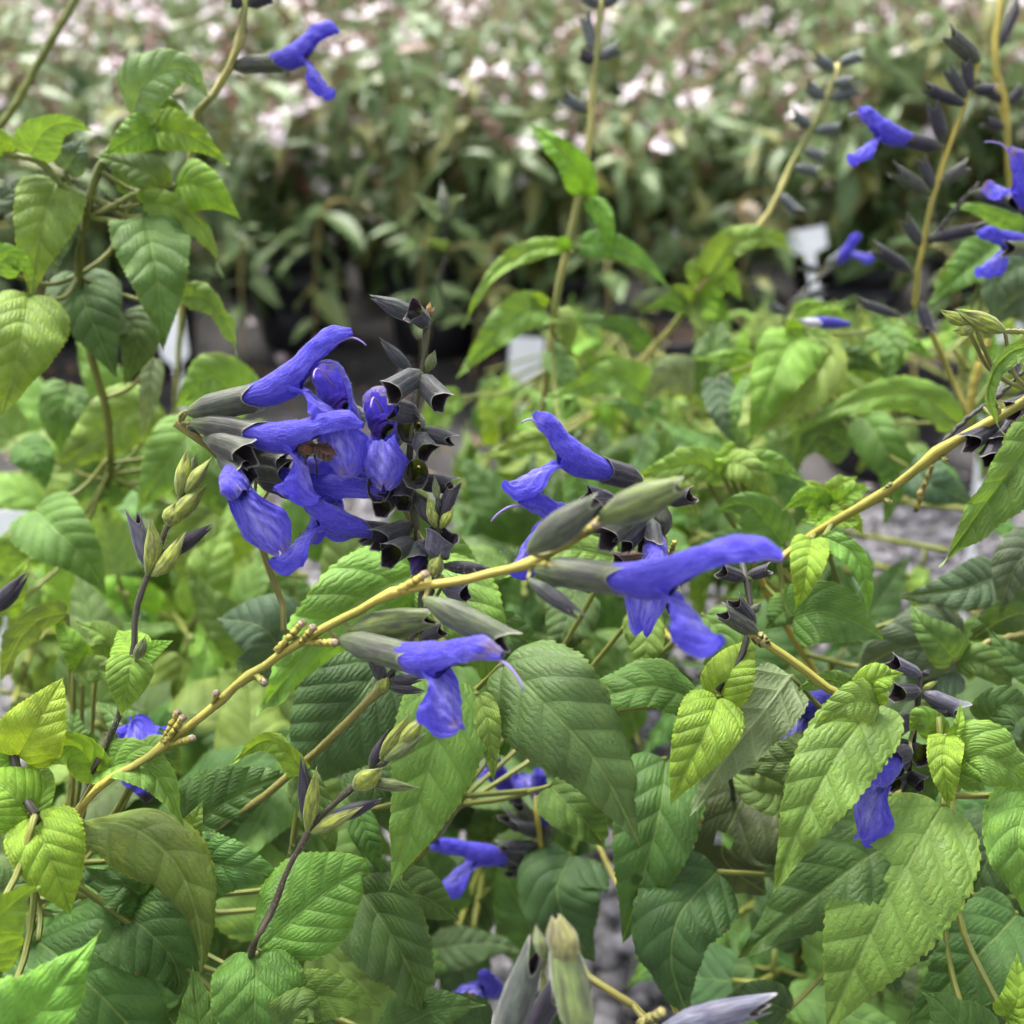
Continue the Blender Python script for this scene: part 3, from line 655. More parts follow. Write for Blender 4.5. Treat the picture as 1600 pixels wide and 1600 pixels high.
def near_bed_plant(x, y, seed, label, **kw):
    st, lv, fl, cal = bed_plant_data(seed, **kw); e = bpy.data.objects.new("flowering_plant", None); COL.objects.link(e); e.location = (x, y, POT_HT - 0.03); e.empty_display_size = .02
    tag(e, label, "plant", BED)
    link("stems", stems_mesh(st, .0042), M_BGS, e)["kind"] = "stuff"; link("calyces", calyces_mesh(cal), M_MAUVE, e)["kind"] = "stuff"
    lv = sorted(lv, key=lambda l: l[0][1])                              # those on the side of the path show largest
    for o, X, N, s_, tn in lv[:90]:
        ob = link("leaf", tone_leaf(round(tn * 12) / 12), M_BGL, e); ob.matrix_local = mat_of(X, N, s_, o)
    if lv[90:]: link("foliage", foliage_mesh(lv[90:]), M_BGL, e)["kind"] = "stuff"
    for o, X, N, s_ in fl:
        ob = link("pale_flower", ME_PET, M_PETAL, e); ob.matrix_local = mat_of(X, N, s_, o)
    return e
PROTO = []
for k in range(5):
    st, lv, fl, cal = bed_plant_data(100 + k, h=0.36, flowers=0.4 + .22 * k, lsz=1.25); PROTO.append((stems_mesh(st), calyces_mesh(cal), foliage_mesh(lv), flowers_mesh(fl)))
def far_bed_plant(x, y, k, rz, sc, label):
    e = bpy.data.objects.new("flowering_plant", None); COL.objects.link(e); e.location = (x, y, POT_HT - 0.03); e.rotation_euler.z = rz; e.scale = (sc, sc, sc); e.empty_display_size = .02
    tag(e, label, "plant", BED)
    for nm, me, mt in zip(("stems", "calyces", "foliage", "pale_flowers"), PROTO[k], (M_BGS, M_MAUVE, M_BGL, M_PETAL)):
        link(nm, me, mt, e)["kind"] = "stuff"
rg = np.random.default_rng(21)
LBN = "bushy pale-flowered plant in the front row of black pots"
LBF = "pale-flowered plant in the %s row of pots behind the front row"
ORD = "first second third fourth fifth sixth seventh eighth ninth tenth eleventh".split()
POT_N = "black plastic nursery pot in the front row of the flower bed"
POT_F = "black plastic nursery pot in the %s row behind the front row"
front = [-1.20, -0.94, -0.68, -0.42, -0.15, 0.11, 0.37, 0.63, 0.90, 1.17]
for i, x in enumerate(front):
    y = 1.88 + 0.10 * math.sin(i * 2.3)
    pot(x, y, POT_R, POT_HT, POT_N, "front row pots", i); near_bed_plant(x, y, 300 + i, LBN, h=0.42 + 0.10 * math.sin(i * 1.9), flowers=0.8, spread=0.24, lsz=1.35, lows=i not in (2, 8), nst=22)
for r_ in range(11):
    y = 2.28 + 0.32 * r_ + 0.035 * r_ * r_; half = 0.62 * y + 0.25; n = int(2 * half / 0.34)
    for i in range(n + 1):
        x = -half + (i + .5 * (r_ % 2)) * 0.34 + rg.uniform(-.04, .04); yy = y + rg.uniform(-.05, .05)
        if r_ < 3: pot(x, yy, POT_R, POT_HT, POT_F % ORD[r_], "rear pots", i)
        far_bed_plant(x, yy, int(rg.integers(0, 5)), rg.uniform(0, 6.28), rg.uniform(.68, 1.38), LBF % ORD[r_])

# dry leaves and spent flowers littering the cloth before the front pots
rg = np.random.default_rng(41); Vs, Us = [], []
for i in range(420):
    o = np.array([rg.uniform(-1.1, 1.1), 1.3 + .55 * rg.random(), .008 + .006 * rg.random()]); X_ = nrm([rg.normal(), rg.normal(), .08 * rg.normal()])
    Vs.append(place(SL, o, X_, np.array([.25 * rg.normal(), .25 * rg.normal(), 1]), rg.uniform(.014, .045)).reshape(-1, 3)); Us.append(np.full((35, 2), rg.random()))
s = NT("dry_litter"); uu = s.sep(s.uv()); lc = s.mix(s.remap(uu[0], 0, .5), (0.10, 0.055, 0.035), (0.24, 0.17, 0.10)); lc = s.mix(s.remap(uu[0], .55, .8), lc, (0.30, 0.15, 0.16)); lc = s.mix(s.remap(uu[0], .93, .95), lc, (.8, .7, .74))
litter = link("leaf_litter", raw_mesh("leaf_litter", np.vstack(Vs), np.vstack([_F + 35 * i for i in range(420)]), np.vstack(Us)), s.done(s.pbsdf(lc, .8, .2)))
tag(litter, "dry brown leaves and spent petals littering the dark ground cloth", "leaf litter", kind="stuff")

# ------------------------------------------------------------------ pots of the salvias in front
SOIL = 0.172
NEAR = dict(a=(-0.22, 0.40), b=(0.27, 0.42), c=(-0.43, 0.86), d=(0.04, 0.90), e=(0.57, 1.40), f=(0.22, 1.48))
for k, lab in zip("abcdef", ("black pot under the arching yellow stem and the lower left leaves", "black pot under the chewed leaf and the leaves round it",
        "black pot below the leafy shoot with large drooping leaves", "black pot below the upright flower spikes in the middle",
        "black pot below the forked yellow stem", "black pot below the tall slender shoot with narrow leaves")):
    x, y = NEAR[k]; pot(x, y, 0.105, 0.20, lab, "pots of the salvias")
def root(k, dx=0.0, dy=0.0): x, y = NEAR[k]; return (x + dx, y + dy, SOIL)

# ------------------------------------------------------------------ leafy undergrowth: stems with opposite leaves
VAR = []
for k in range(9):
    q = np.random.default_rng(900 + k); dr = q.uniform(.05, .22)
    mid = [(0, 0, 0), (.35, .02 * q.normal(), .03), (.7, .03 * q.normal(), -dr * .4), (1, .04 * q.normal(), -dr)]
    V, uv, e_, _ = leaf_arrays(mid, (0, 0, 1), q.uniform(.48, .68), q.uniform(.1, .35), q.uniform(.2, .5), 0, q.uniform(-12, 12), 'm', seed=k, wave=.02)
    VAR.append(grid_mesh("leaf", V, uv, e_))
NARROW = []
for k in range(9):
    q = np.random.default_rng(950 + k); dr = q.uniform(.10, .38)
    mid = [(0, 0, 0), (.35, .03 * q.normal(), .05), (.7, .05 * q.normal(), -dr * .35), (1, .07 * q.normal(), -dr)]
    V, uv, e_, _ = leaf_arrays(mid, (0, 0, 1), q.uniform(.32, .48), q.uniform(.15, .5), q.uniform(.2, .5), 0, q.uniform(-20, 20), 'm', seed=50 + k, wave=.025)
    NARROW.append(grid_mesh("leaf", V, uv, e_))
CLEAR = [(785, 515, 865, 595), (0, 795, 45, 865), (250, 330, 760, 580), (760, 0, 1600, 470), (0, 0, 1600, 330), (925, 1385, 985, 1470), (1070, 1340, 1115, 1390), (1250, 690, 1340, 790), (1330, 760, 1470, 860), (940, 480, 1080, 560), (1380, 560, 1500, 640), (420, 540, 720, 640)]
def bush(label, rt, targets, seed, cols="MGGD", size=(.05, .085), near=0.295, first=.36, nn=9, var=None):
    p = Plant(label, rt); q = np.random.default_rng(seed)
    for tg in targets:
        e = Pt(tg); a = p.root + np.array([q.uniform(-.03, .03), q.uniform(-.03, .03), 0]); m = a * .45 + e * .55 + np.array([q.uniform(-.03, .03), q.uniform(-.02, .03), .02])
        c = spline([a, a * .8 + m * .2 + [0, 0, .03], m, e], 40)
        V, F, uv = tube_arrays(c, np.linspace(.0028, .0012, 41), 8, .1); link("stem", raw_mesh("stem", V - p.root, F, uv), M_STEM, p.e, (0, 0, 0), STEM['g'])
        a0 = q.uniform(0, 3.1)
        for k in range(nn):
            j = int(40 * (first + (1 - first) * k / (nn - 1))); j = min(j, 39); ax = nrm(c[j + 1] - c[j]); p1 = nrm(np.cross(ax, [math.cos(a0 + 1.57 * k), math.sin(a0 + 1.57 * k), .15]))
            for sg in (-1, 1):
                sz = q.uniform(*size) * (1.05 - .35 * k / nn); X = nrm(p1 * sg + np.array([0, 0, q.uniform(-.45, .25)]) + ax * .15)
                o = c[j] + X * .010; N = np.array([q.normal() * .3, q.normal() * .3 - .35, 1.0])
                bad = False
                for f_ in (0.0, .3, .6, 1.0):
                    ux, uy, ud = project(o + X * sz * f_ - np.array([0, 0, .1 * f_ * sz]))
                    if ud < near or any(x0 < ux < x1 and y0 < uy < y1 for x0, y0, x1, y1 in CLEAR): bad = True
                if bad: continue
                V, F, uv = tube_arrays(np.array([c[j], c[j] + X * .006, o]), [.0011, .0009, .0009], 6); link("petiole", raw_mesh("petiole", V - p.root, F, uv), M_STEM, p.e, (0, 0, 0), STEM['g'])
                cc = C[cols[int(q.integers(len(cols)))]]; ob = link("leaf", (var or VAR)[int(q.integers(9))], M_LEAF, p.e, (0, 0, 0), (cc[0] * q.uniform(.85, 1.2), cc[1] * q.uniform(.9, 1.12), cc[2], cc[3]))
                ob.matrix_local = mat_of(X, N, sz, o - p.root)
    return p
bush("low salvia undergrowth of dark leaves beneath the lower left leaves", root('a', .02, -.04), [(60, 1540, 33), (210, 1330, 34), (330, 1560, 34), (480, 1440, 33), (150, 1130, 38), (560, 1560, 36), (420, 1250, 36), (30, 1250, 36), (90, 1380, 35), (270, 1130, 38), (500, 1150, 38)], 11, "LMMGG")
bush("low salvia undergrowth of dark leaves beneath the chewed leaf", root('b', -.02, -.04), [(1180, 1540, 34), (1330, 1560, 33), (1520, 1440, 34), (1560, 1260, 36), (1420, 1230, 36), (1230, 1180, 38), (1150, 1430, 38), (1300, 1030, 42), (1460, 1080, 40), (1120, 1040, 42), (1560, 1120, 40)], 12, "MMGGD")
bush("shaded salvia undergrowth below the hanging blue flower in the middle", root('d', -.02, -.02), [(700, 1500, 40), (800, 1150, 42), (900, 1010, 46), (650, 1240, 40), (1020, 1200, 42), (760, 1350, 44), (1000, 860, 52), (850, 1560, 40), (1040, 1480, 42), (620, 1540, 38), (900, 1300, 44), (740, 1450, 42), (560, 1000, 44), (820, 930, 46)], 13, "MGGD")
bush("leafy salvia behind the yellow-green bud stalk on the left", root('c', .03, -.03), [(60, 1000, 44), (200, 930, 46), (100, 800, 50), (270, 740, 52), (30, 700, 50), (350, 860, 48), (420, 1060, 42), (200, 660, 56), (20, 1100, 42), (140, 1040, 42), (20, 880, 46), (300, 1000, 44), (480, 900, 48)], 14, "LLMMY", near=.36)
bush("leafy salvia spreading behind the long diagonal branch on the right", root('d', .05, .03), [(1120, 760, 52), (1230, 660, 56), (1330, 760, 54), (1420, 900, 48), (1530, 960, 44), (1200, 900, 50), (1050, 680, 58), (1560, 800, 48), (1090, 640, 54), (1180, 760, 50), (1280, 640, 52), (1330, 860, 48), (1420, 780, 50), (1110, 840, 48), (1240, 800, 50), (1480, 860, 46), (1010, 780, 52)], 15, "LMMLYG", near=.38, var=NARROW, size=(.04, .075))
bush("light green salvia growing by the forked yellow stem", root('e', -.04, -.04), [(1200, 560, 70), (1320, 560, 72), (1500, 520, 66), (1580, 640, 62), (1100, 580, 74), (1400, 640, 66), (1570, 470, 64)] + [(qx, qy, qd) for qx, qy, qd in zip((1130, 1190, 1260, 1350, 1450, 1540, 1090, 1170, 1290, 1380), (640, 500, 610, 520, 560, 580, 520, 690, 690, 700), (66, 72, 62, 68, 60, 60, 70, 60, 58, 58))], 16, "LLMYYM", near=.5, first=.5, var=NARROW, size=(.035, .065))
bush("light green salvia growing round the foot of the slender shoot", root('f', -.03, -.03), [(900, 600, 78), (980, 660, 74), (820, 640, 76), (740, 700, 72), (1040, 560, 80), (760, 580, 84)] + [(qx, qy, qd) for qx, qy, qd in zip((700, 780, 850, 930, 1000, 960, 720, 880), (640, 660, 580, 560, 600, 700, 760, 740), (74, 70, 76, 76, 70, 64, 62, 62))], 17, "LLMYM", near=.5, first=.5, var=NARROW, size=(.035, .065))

# ------------------------------------------------------------------ A: arching yellow branch with the two big side-on flowers
A = Plant("salvia with an arching bare yellow stem, knobbly nodes and large side-on blue flowers", root('a', -.05, -.02))
A.stem([(125, 1268, 24.5), (258, 1165, 23.8), (340, 1098, 23.4), (395, 1052, 23.0), (470, 1003, 22.4), (520, 975, 22.1), (620, 925, 21.4), (730, 905, 20.6), (830, 878, 20.0), (905, 838, 19.4), (945, 806, 19.0)], (1.24, .78), 'y', nodes=(1, 2, 3, 4, 6, 8, 9), root=True, seg=12)
for a, b in (((252, 1165, 23.8), (276, 1116, 23.6)), ((256, 1165, 23.8), (284, 1124, 23.3)), ((266, 1164, 23.8), (299, 1154, 23.2)), ((335, 1098, 23.4), (338, 1084, 23.2)), ((398, 1052, 23), (412, 1066, 22.6)), ((432, 1018, 22.6), (470, 976, 22.3)), ((470, 1005, 22.4), (488, 982, 22)), ((474, 1003, 22.4), (521, 1004, 22)), ((620, 925, 21.4), (662, 899, 20.9)), ((900, 838, 19.4), (930, 822, 19)), ((832, 880, 20), (868, 884, 19.6))):
    A.stem([a, b], (0.85, 0.7), 'y', name="pedicel", seg=8)
    A.stem([b, (b[0] + (b[0] - a[0]) * .1, b[1] + (b[1] - a[1]) * .1, b[2])], (0.8, 0.75), (0.40, 0.30, 0.22, 1), name="pedicel_scar", seg=8)
A.hairs([(125, 1268, 24.5), (340, 1098, 23.4), (620, 925, 21.4), (905, 838, 19.4)], 1.25, 650, .9)
A.flower((832, 888, 20.0), (968, 905, 19.1), 3.1, up=(0.05, 1, 0.1), ccol='g', tube=19, hood=22, rise=27, droop=-14, lip=12.8, lipang=-40, th0=0, start=.50, lipw=1.0, reflex=85)
A.flower((527, 997, 22.2), (645, 1030, 21.0), 3.2, up=(0.1, 1, 0.15), ccol='g', tube=18.5, hood=16.5, rise=22, droop=0, lip=12.6, lipang=-62, th0=0, start=.45, style=9, wither=.8, lipw=1.25)
A.calyx((825, 862, 19.0), (928, 786, 18.4), 3.2, 'g', (-.5, .8, .2), lips=.5, flare=.95, closed=.62)
A.calyx((936, 812, 18.6), (1062, 760, 17.8), 3.3, 'o', (-.3, .9, .2), lips=.4, flare=.95, closed=.58)
A.calyx((548, 985, 22.0), (672, 966, 21.6), 3.4, 'o', (0, 1, .2), closed=.5, lips=.6)
A.calyx((662, 936, 20.8), (788, 1000, 20.2), 3.1, 'g', (.3, .9, .3), closed=.1, lips=.7)
A.calyx((825, 905, 19.8), (898, 957, 19.4), 1.7, 's', (.6, .7, .3), closed=.5)

# ------------------------------------------------------------------ D: raceme carrying the left cluster, and the bee's flower
D = Plant("salvia with a nodding cluster of open blue flowers on olive-green calyces", root('d', -.05, -.04))
D.stem([(470, 1000, 26.5), (440, 935, 26), (412, 865, 25.6), (395, 800, 25.3), (365, 735, 24.9), (318, 690, 24.5), (276, 660, 24.2)], (1.7, .8), 'o', nodes=(2, 5, 6), root=True)
D.stem([(280, 660, 24.2), (283, 648, 24.1), (292, 642, 24)], (.5, .5), 't', name="pedicel", seg=7)
D.stem([(282, 662, 24.2), (290, 660, 24.1), (298, 661, 24)], (.5, .5), 't', name="pedicel", seg=7)
D.stem([(300, 668, 24.4), (316, 676, 24.3), (322, 684, 24.2)], (.5, .5), 't', name="pedicel", seg=7)
D.bud((274, 664, 24.3), (314, 676, 24.4), 1.2, 'g')
D.flower((291, 645, 24.0), (393, 622, 23.9), 3.3, up=(0.1, 1, 0.12), ccol='f', tube=18.5, hood=18, rise=34, droop=8, lip=14, lipang=-48, start=.55, th0=3, style=6)
D.flower((297, 660, 24.0), (394, 677, 23.8), 3.1, up=(0, 1, 0.15), ccol='f', tube=18.5, hood=17, rise=26, droop=0, lip=14, lipang=-62, start=.5, th0=-3)
D.calyx((318, 683, 24.1), (385, 708, 23.5), 3.1, 'f', (-.2, .9, .35), flare=1.2)
D.flower((345, 712, 24.4), (380, 740, 23.6), 3.3, up=(-.35, .45, .85), ccol='f', tube=11, hood=6, rise=20, droop=-60, lip=17.5, lipang=-62, dirv=(.22, -.62, .85), start=.5, lipw=1.1, wither=.6, reflex=-5)
D.calyx((372, 705, 25.0), (446, 722, 24.8), 3.2, 'f', (.1, .9, .2), flare=1.1)
D.flower((390, 730, 25.0), (448, 738, 24.8), 3.3, up=(0, 1, .2), ccol='f', tube=21, hood=13, rise=2, droop=-30, lip=10, lipang=-55, start=.3, th0=-14, wither=.9)
D.calyx((400, 745, 25.2), (458, 762, 25.0), 3.0, 'k', (.1, .9, .2))
D.calyx((425, 760, 25.4), (478, 770, 25.2), 2.6, 'k', (.1, .9, .2))
D.calyx((345, 690, 24.8), (408, 688, 24.6), 2.2, 's', (.1, .9, .2), closed=.85)

# ------------------------------------------------------------------ B: dark upright raceme with empty cups
Bp = Plant("upright salvia spike with empty near-black calyx cups and two front-facing blue flowers", root('d', .00, -.05))
Bp.stem([(672, 1010, 26.2), (660, 915, 25.6), (652, 840, 25.0), (640, 765, 24.7), (641, 700, 24.4), (650, 640, 24.3), (661, 560, 24.2), (668, 498, 24.1)], (1.55, .75), (0.085, 0.078, 0.048, 1), nodes=(3, 4, 5, 7), root=True, seg=12)
Bp.hairs([(652, 840, 25.0), (641, 700, 24.4), (661, 560, 24.2), (668, 498, 24.1)], 1.2, 200, .6)
Bp.bud((668, 492, 24.1), (672, 474, 24.0), .6, (0.40, 0.26, 0.08, 1)); Bp.bud((671, 494, 24.1), (678, 482, 24.0), .5, (0.36, 0.22, 0.10, 1))
Bp.calyx((668, 503, 24.1), (584, 466, 23.8), 2.2, 's', (.3, .9, .3), closed=.85, lips=.4, slim=.9)
Bp.calyx((670, 508, 24.1), (645, 487, 23.6), 2.3, 'k', (-.2, .9, .4), flare=1.2)
Bp.calyx((642, 580, 24.3), (601, 538, 24.1), 1.6, 's', (.6, .7, .3), closed=.85)
Bp.calyx((659, 582, 24.0), (611, 612, 23.4), 2.9, 's', (-.3, .85, .45), flare=1.1, lips=.7)
Bp.calyx((654, 588, 24.0), (690, 626, 23.6), 2.9, 's', (.5, .75, .4), flare=1.05)
Bp.bud((667, 580, 24.2), (679, 552, 24.1), 1.2, 'o')
Bp.calyx((655, 650, 24.3), (615, 640, 24.0), 2.8, 's', (-.2, .9, .3))
Bp.calyx((655, 662, 25.0), (638, 668, 24.05), 3.4, 'k', (-.1, .9, .3), flare=1.05, lips=.5)
Bp.calyx((654, 672, 24.3), (704, 687, 24.0), 2.0, 's', (.2, .9, .3), closed=.25)
Bp.calyx((650, 678, 24.2), (668, 705, 23.9), 2.6, 's', (.6, .5, .3), flare=1.1)
Bp.calyx((654, 730, 24.9), (650, 741, 23.9), 3.3, 'k', (.1, .9, .3), flare=1.05, lips=.7)
Bp.calyx((648, 752, 24.5), (706, 758, 24.2), 2.4, 'k', (.1, .9, .3), closed=.2)
Bp.calyx((622, 735, 24.6), (552, 722, 24.2), 2.3, 's', (0, .9, .4), closed=.85)
Bp.calyx((606, 748, 25.0), (590, 764, 24.0), 2.9, 'k', (-.2, .85, .4), flare=1.1, lips=.5)
Bp.calyx((622, 766, 24.9), (594, 790, 24.3), 3.0, 'k', (-.1, .9, .4), flare=1.05, lips=.6)
Bp.calyx((640, 752, 24.8), (628, 784, 24.3), 2.9, 'k', (-.1, .8, .4), lips=.7)
Bp.calyx((648, 770, 24.6), (682, 822, 24.3), 2.2, 's', (.6, .7, .3), closed=.85)
Bp.calyx((648, 820, 25.2), (590, 842, 24.3), 2.7, 's', (-.1, .9, .3), flare=1.1)
Bp.calyx((645, 845, 25.2), (608, 866, 24.1), 2.8, 's', (-.1, .9, .4), flare=1.15)
Bp.calyx((662, 845, 24.8), (652, 878, 24.2), 2.6, 's', (-.3, .8, .4), flare=1.1)
Bp.bud((660, 852, 24.8), (646, 896, 24.15), 2.2, (0.035, 0.018, 0.13, .0), closed=.7)
Bp.flower((566, 652, 25.8), (548, 649, 24.8), 2.8, up=(-.22, .95, .1), ccol='k', tube=10, hood=11.5, rise=72, droop=18, lip=18, lipang=-96, dirv=(-.22, -.05, .95), start=.6, style=9, wither=.8, lipw=1.2, gape=1.1, plump=1.15, reflex=10, hoodw=1.75)
Bp.flower((622, 684, 25.8), (610, 682, 24.8), 2.8, up=(-.08, .97, .1), ccol='k', tube=10, hood=9.5, rise=74, droop=10, lip=14.5, lipang=-94, dirv=(-.12, -.05, .95), start=.6, style=8, wither=.9, lipw=1.1, gape=1.1, plump=1.15, reflex=10, hoodw=1.75)
Bp.flower((632, 838, 25.0), (572, 832, 24.6), 3.0, up=(-.15, .95, .2), ccol='k', tube=15, hood=14, rise=30, droop=8, lip=15, lipang=-46, start=.6, th0=10, plump=.85, lipw=.75)
Bp.flower((626, 770, 25.2), (585, 762, 25.0), 2.8, up=(-.3, .9, .3), ccol='k', tube=13, hood=9, rise=10, droop=-30, lip=16, lipang=-78, start=.4, th0=5, wither=.9, plump=.9)
bee = bpy.data.objects.new("bee", None); COL.objects.link(bee); bp = Pt((488, 701, 23.9)); bee.location = Vector(bp)
tag(bee, "small brown bee pushed into a blue flower of the nodding cluster", "bee")
bx = nrm(Pt((455, 694, 24.0)) - Pt((535, 709, 23.9))); b_, by, bz = frame_from(bx, img_vec((0.1, .8, .6)))
prof = [(-7.2, .1), (-6.6, .9), (-5.2, 1.9), (-3.2, 2.4), (-1.4, 1.9), (-.6, .8), (0, 1.6), (1.2, 2.3), (2.6, 2.0), (3.3, .9), (3.7, 1.3), (4.4, 1.75), (5.1, 1.3), (5.6, .1)]
pr = np.array(prof) * .00105; xs = np.linspace(pr[0, 0], pr[-1, 0], 60); rr = np.interp(xs, pr[:, 0], pr[:, 1])
V, F, uv = tube_arrays(xs[:, None] * bx, rr, 20)
s = NT("bee_fur"); u_ = s.sep(s.uv()); tcn = s.n("ShaderNodeTexCoord").outputs['Object']
band = s.remap(s.math('SINE', s.math('MULTIPLY', u_[0], 78.0)), -.1, .4); fz = s.noise(tcn, 1800, 3)
fc = s.mix(band, (0.030, 0.016, 0.010), (0.14, 0.065, 0.022)); fc = s.mix(s.remap(u_[0], .50, .56), fc, s.mix(fz, (0.06, 0.03, 0.014), (0.24, 0.12, 0.045))); fc = s.mix(s.remap(u_[0], .80, .84), fc, (0.015, 0.012, 0.012))
link("body", raw_mesh("body", V, F, uv), s.done(s.pbsdf(fc, .6, .4, s.bump(fz, .0006, 1.0), sheen=.4)), bee)
M_EYE = mat_plain("bee_eye", (0.008, 0.007, 0.008), .15, .6, var=.1); M_WING = mat_plain("bee_wing", (0.12, 0.07, 0.04), .3, .5, .5, var=.3, scale=900)
for sg in (-1, 1):
    ev, ef, _ = lathe_arrays([(0.00001, -.0009), (.0005, -.0006), (.0007, 0), (.0005, .0006), (.00001, .0009)], 10)
    link("eye", raw_mesh("eye", ev, ef), M_EYE, bee, bx * .0045 + by * sg * .0013 + bz * .0004)
    W_ = [np.array([0, 0, .0]), -bx * .003 + bz * .0006, -bx * .006 + by * sg * .001 + bz * .0004, -bx * .0085 + by * sg * .002]
    wv, wu, we, _ = leaf_arrays(W_, bz, .36, .05, .1, 0, 0, 'x', cord=0, seed=3, wave=.005, peak=.6, rug=0)
    link("wing", grid_mesh("wing", wv, wu, we), M_WING, bee, bx * .0012 + by * sg * .0015 + bz * .0018)
    for j in range(3):
        o_ = bx * (.0022 - .0016 * j) + by * sg * .0015 - bz * .0008; L1 = by * sg * .0016 - bz * .0012 + bx * (.001 - .001 * j); P_ = [o_, o_ + L1, o_ + L1 * 1.2 - bz * .0018, o_ + L1 * 1.5 - bz * .0030]
        lv_, lf_, lu_ = tube_arrays(spline(P_, 10), np.linspace(.0003, .00015, 11), 6); link("leg", raw_mesh("leg", lv_, lf_, lu_), M_EYE, bee)

# ------------------------------------------------------------------ C: slim bud raceme in front of the dark spike
Cp = Plant("slim dark salvia stalk with green buds beside the empty black cups", root('a', .05, .02))
Cp.stem([(218, 1388, 28), (300, 1325, 27.4), (440, 1222, 26.6), (530, 1140, 25.8), (597, 1075, 25.2)], (1.15, 1.0), 'o', nodes=(4,), root=True)
Cp.stem([(597, 1075, 25.2), (630, 1020, 24.9), (668, 950, 24.6), (683, 880, 24.3), (685, 830, 24.1), (684, 790, 24.0), (684, 765, 24.0)], (.95, .45), 'k', nodes=(3, 5))
Cp.hairs([(300, 1325, 27.4), (440, 1222, 26.6), (597, 1075, 25.2)], 1.0, 240, .9)
Cp.bud((597, 1082, 25.2), (602, 1058, 25.0), 1.5, 'y', closed=.6)
Cp.calyx((600, 1068, 25.2), (585, 1030, 24.9), 1.8, 's', (.6, .7, .3)); Cp.calyx((606, 1064, 25.1), (655, 1062, 24.8), 1.5, 'k', (0, 1, .2), closed=.85)
Cp.calyx((604, 1072, 25.1), (655, 1080, 24.8), 1.4, 'k', (0, 1, .2), closed=.85); Cp.calyx((655, 1000, 24.8), (690, 985, 24.6), 1.7, 'k', (.2, .9, .3))
Cp.bud((684, 783, 24), (679, 747, 24), 1.0, 'o'); Cp.bud((682, 826, 24.1), (671, 783, 24), 1.3, 'y', up=(-.7, .5, .3)); Cp.bud((687, 826, 24.1), (706, 795, 24), 1.3, 'y', up=(.7, .5, .3))
Cp.calyx((688, 812, 24.1), (708, 762, 24.1), 1.9, 'k', (.7, .6, .3), closed=.2)
Cp.calyx((678, 872, 24.3), (690, 834, 24.1), 2.9, 'p', (-.2, .5, .8), flare=1.2, slim=1.2); Cp.calyx((674, 868, 24.4), (664, 848, 24.3), 1.8, 'p', (-.5, .7, .4))
Cp.bud((676, 900, 24.2), (687, 868, 24.0), 2.1, 'y', up=(.2, .3, .9)); Cp.bud((688, 872, 24.3), (702, 862, 24.2), 1.2, 'o')
Cp.calyx((690, 884, 24.2), (764, 890, 23.9), 1.7, 'k', (0, 1, .3), closed=.85, lips=.4)
Cp.bud((684, 896, 24.4), (694, 918, 24.2), 1.2, 'y'); Cp.calyx((690, 918, 24.6), (728, 925, 24.3), 2.4, 'p', (0, .9, .4))

# ------------------------------------------------------------------ Q: raceme behind the big flower
Q = Plant("salvia spike with two left-facing blue flowers behind the large foreground calyces", root('d', .07, -.03))
Q.stem([(1075, 1010, 29), (1058, 930, 27.6), (1042, 870, 26.6), (1020, 830, 25.8), (1008, 770, 25.2), (1000, 745, 25)], (1.4, .9), 'y', nodes=(2, 3, 4), root=True)
Q.flower((1004, 752, 24.9), (948, 736, 24.6), 3.1, up=(.45, .85, .12), ccol='k', tube=16.5, hood=13, rise=32, droop=42, lip=15, lipang=-38, start=.5, th0=0, style=5, wither=.25, lipw=.85)
Q.flower((985, 815, 25.4), (920, 815, 25.0), 3.0, up=(.5, .8, .2), ccol='k', tube=16, hood=10, rise=30, droop=0, lip=15, lipang=-62, start=.5, th0=0, style=9, lipw=.9)
Q.flower((1035, 815, 26.2), (1012, 850, 25.2), 2.8, up=(.05, .55, .8), ccol='k', tube=9, hood=8, rise=5, droop=-30, lip=19, lipang=-70, start=.5, dirv=(-.03, -.62, .75), lipw=1.05, plump=1.05)
Q.calyx((1040, 785, 25.2), (1080, 774, 24.8), 2.0, 'k', (0, .9, .4), flare=1.1); Q.calyx((965, 785, 25.2), (918, 772, 24.8), 2.2, 'p', (0, .9, .4)); Q.calyx((990, 800, 25.2), (930, 795, 24.6), 2.6, (0.05, 0.03, 0.03, .2), (0, .9, .4), flare=1.2)
Q.calyx((1000, 802, 25.2), (945, 838, 24.7), 3.2, 'f', (-.2, .9, .4), flare=1.3); Q.calyx((1018, 808, 25.3), (975, 850, 25), 2.6, 'k', (-.3, .8, .4)); Q.calyx((1038, 836, 25.4), (1033, 790, 25.2), 2.4, 'f', (.9, .2, .3), closed=.85)
Q.calyx((1018, 812, 25.2), (1022, 850, 24.9), 2.6, 's', (.3, .6, .6)); Q.calyx((1012, 870, 26), (962, 878, 25.6), 2.2, (0.11, 0.06, 0.04, .3), (0, .9, .3), flare=1.3)
for a, b in (((1042, 868, 26.4), (1030, 845, 26)), ((1040, 866, 26.4), (1038, 838, 25.8)), ((1048, 868, 26.4), (1054, 846, 26)), ((1040, 870, 26.4), (1026, 862, 26))): Q.stem([a, b], (.8, .6), 'y', name="pedicel", seg=7)
Q.calyx((1062, 922, 26.2), (1048, 948, 25.6), 1.8, 'o', (-.4, .8, .4), flare=1.1)

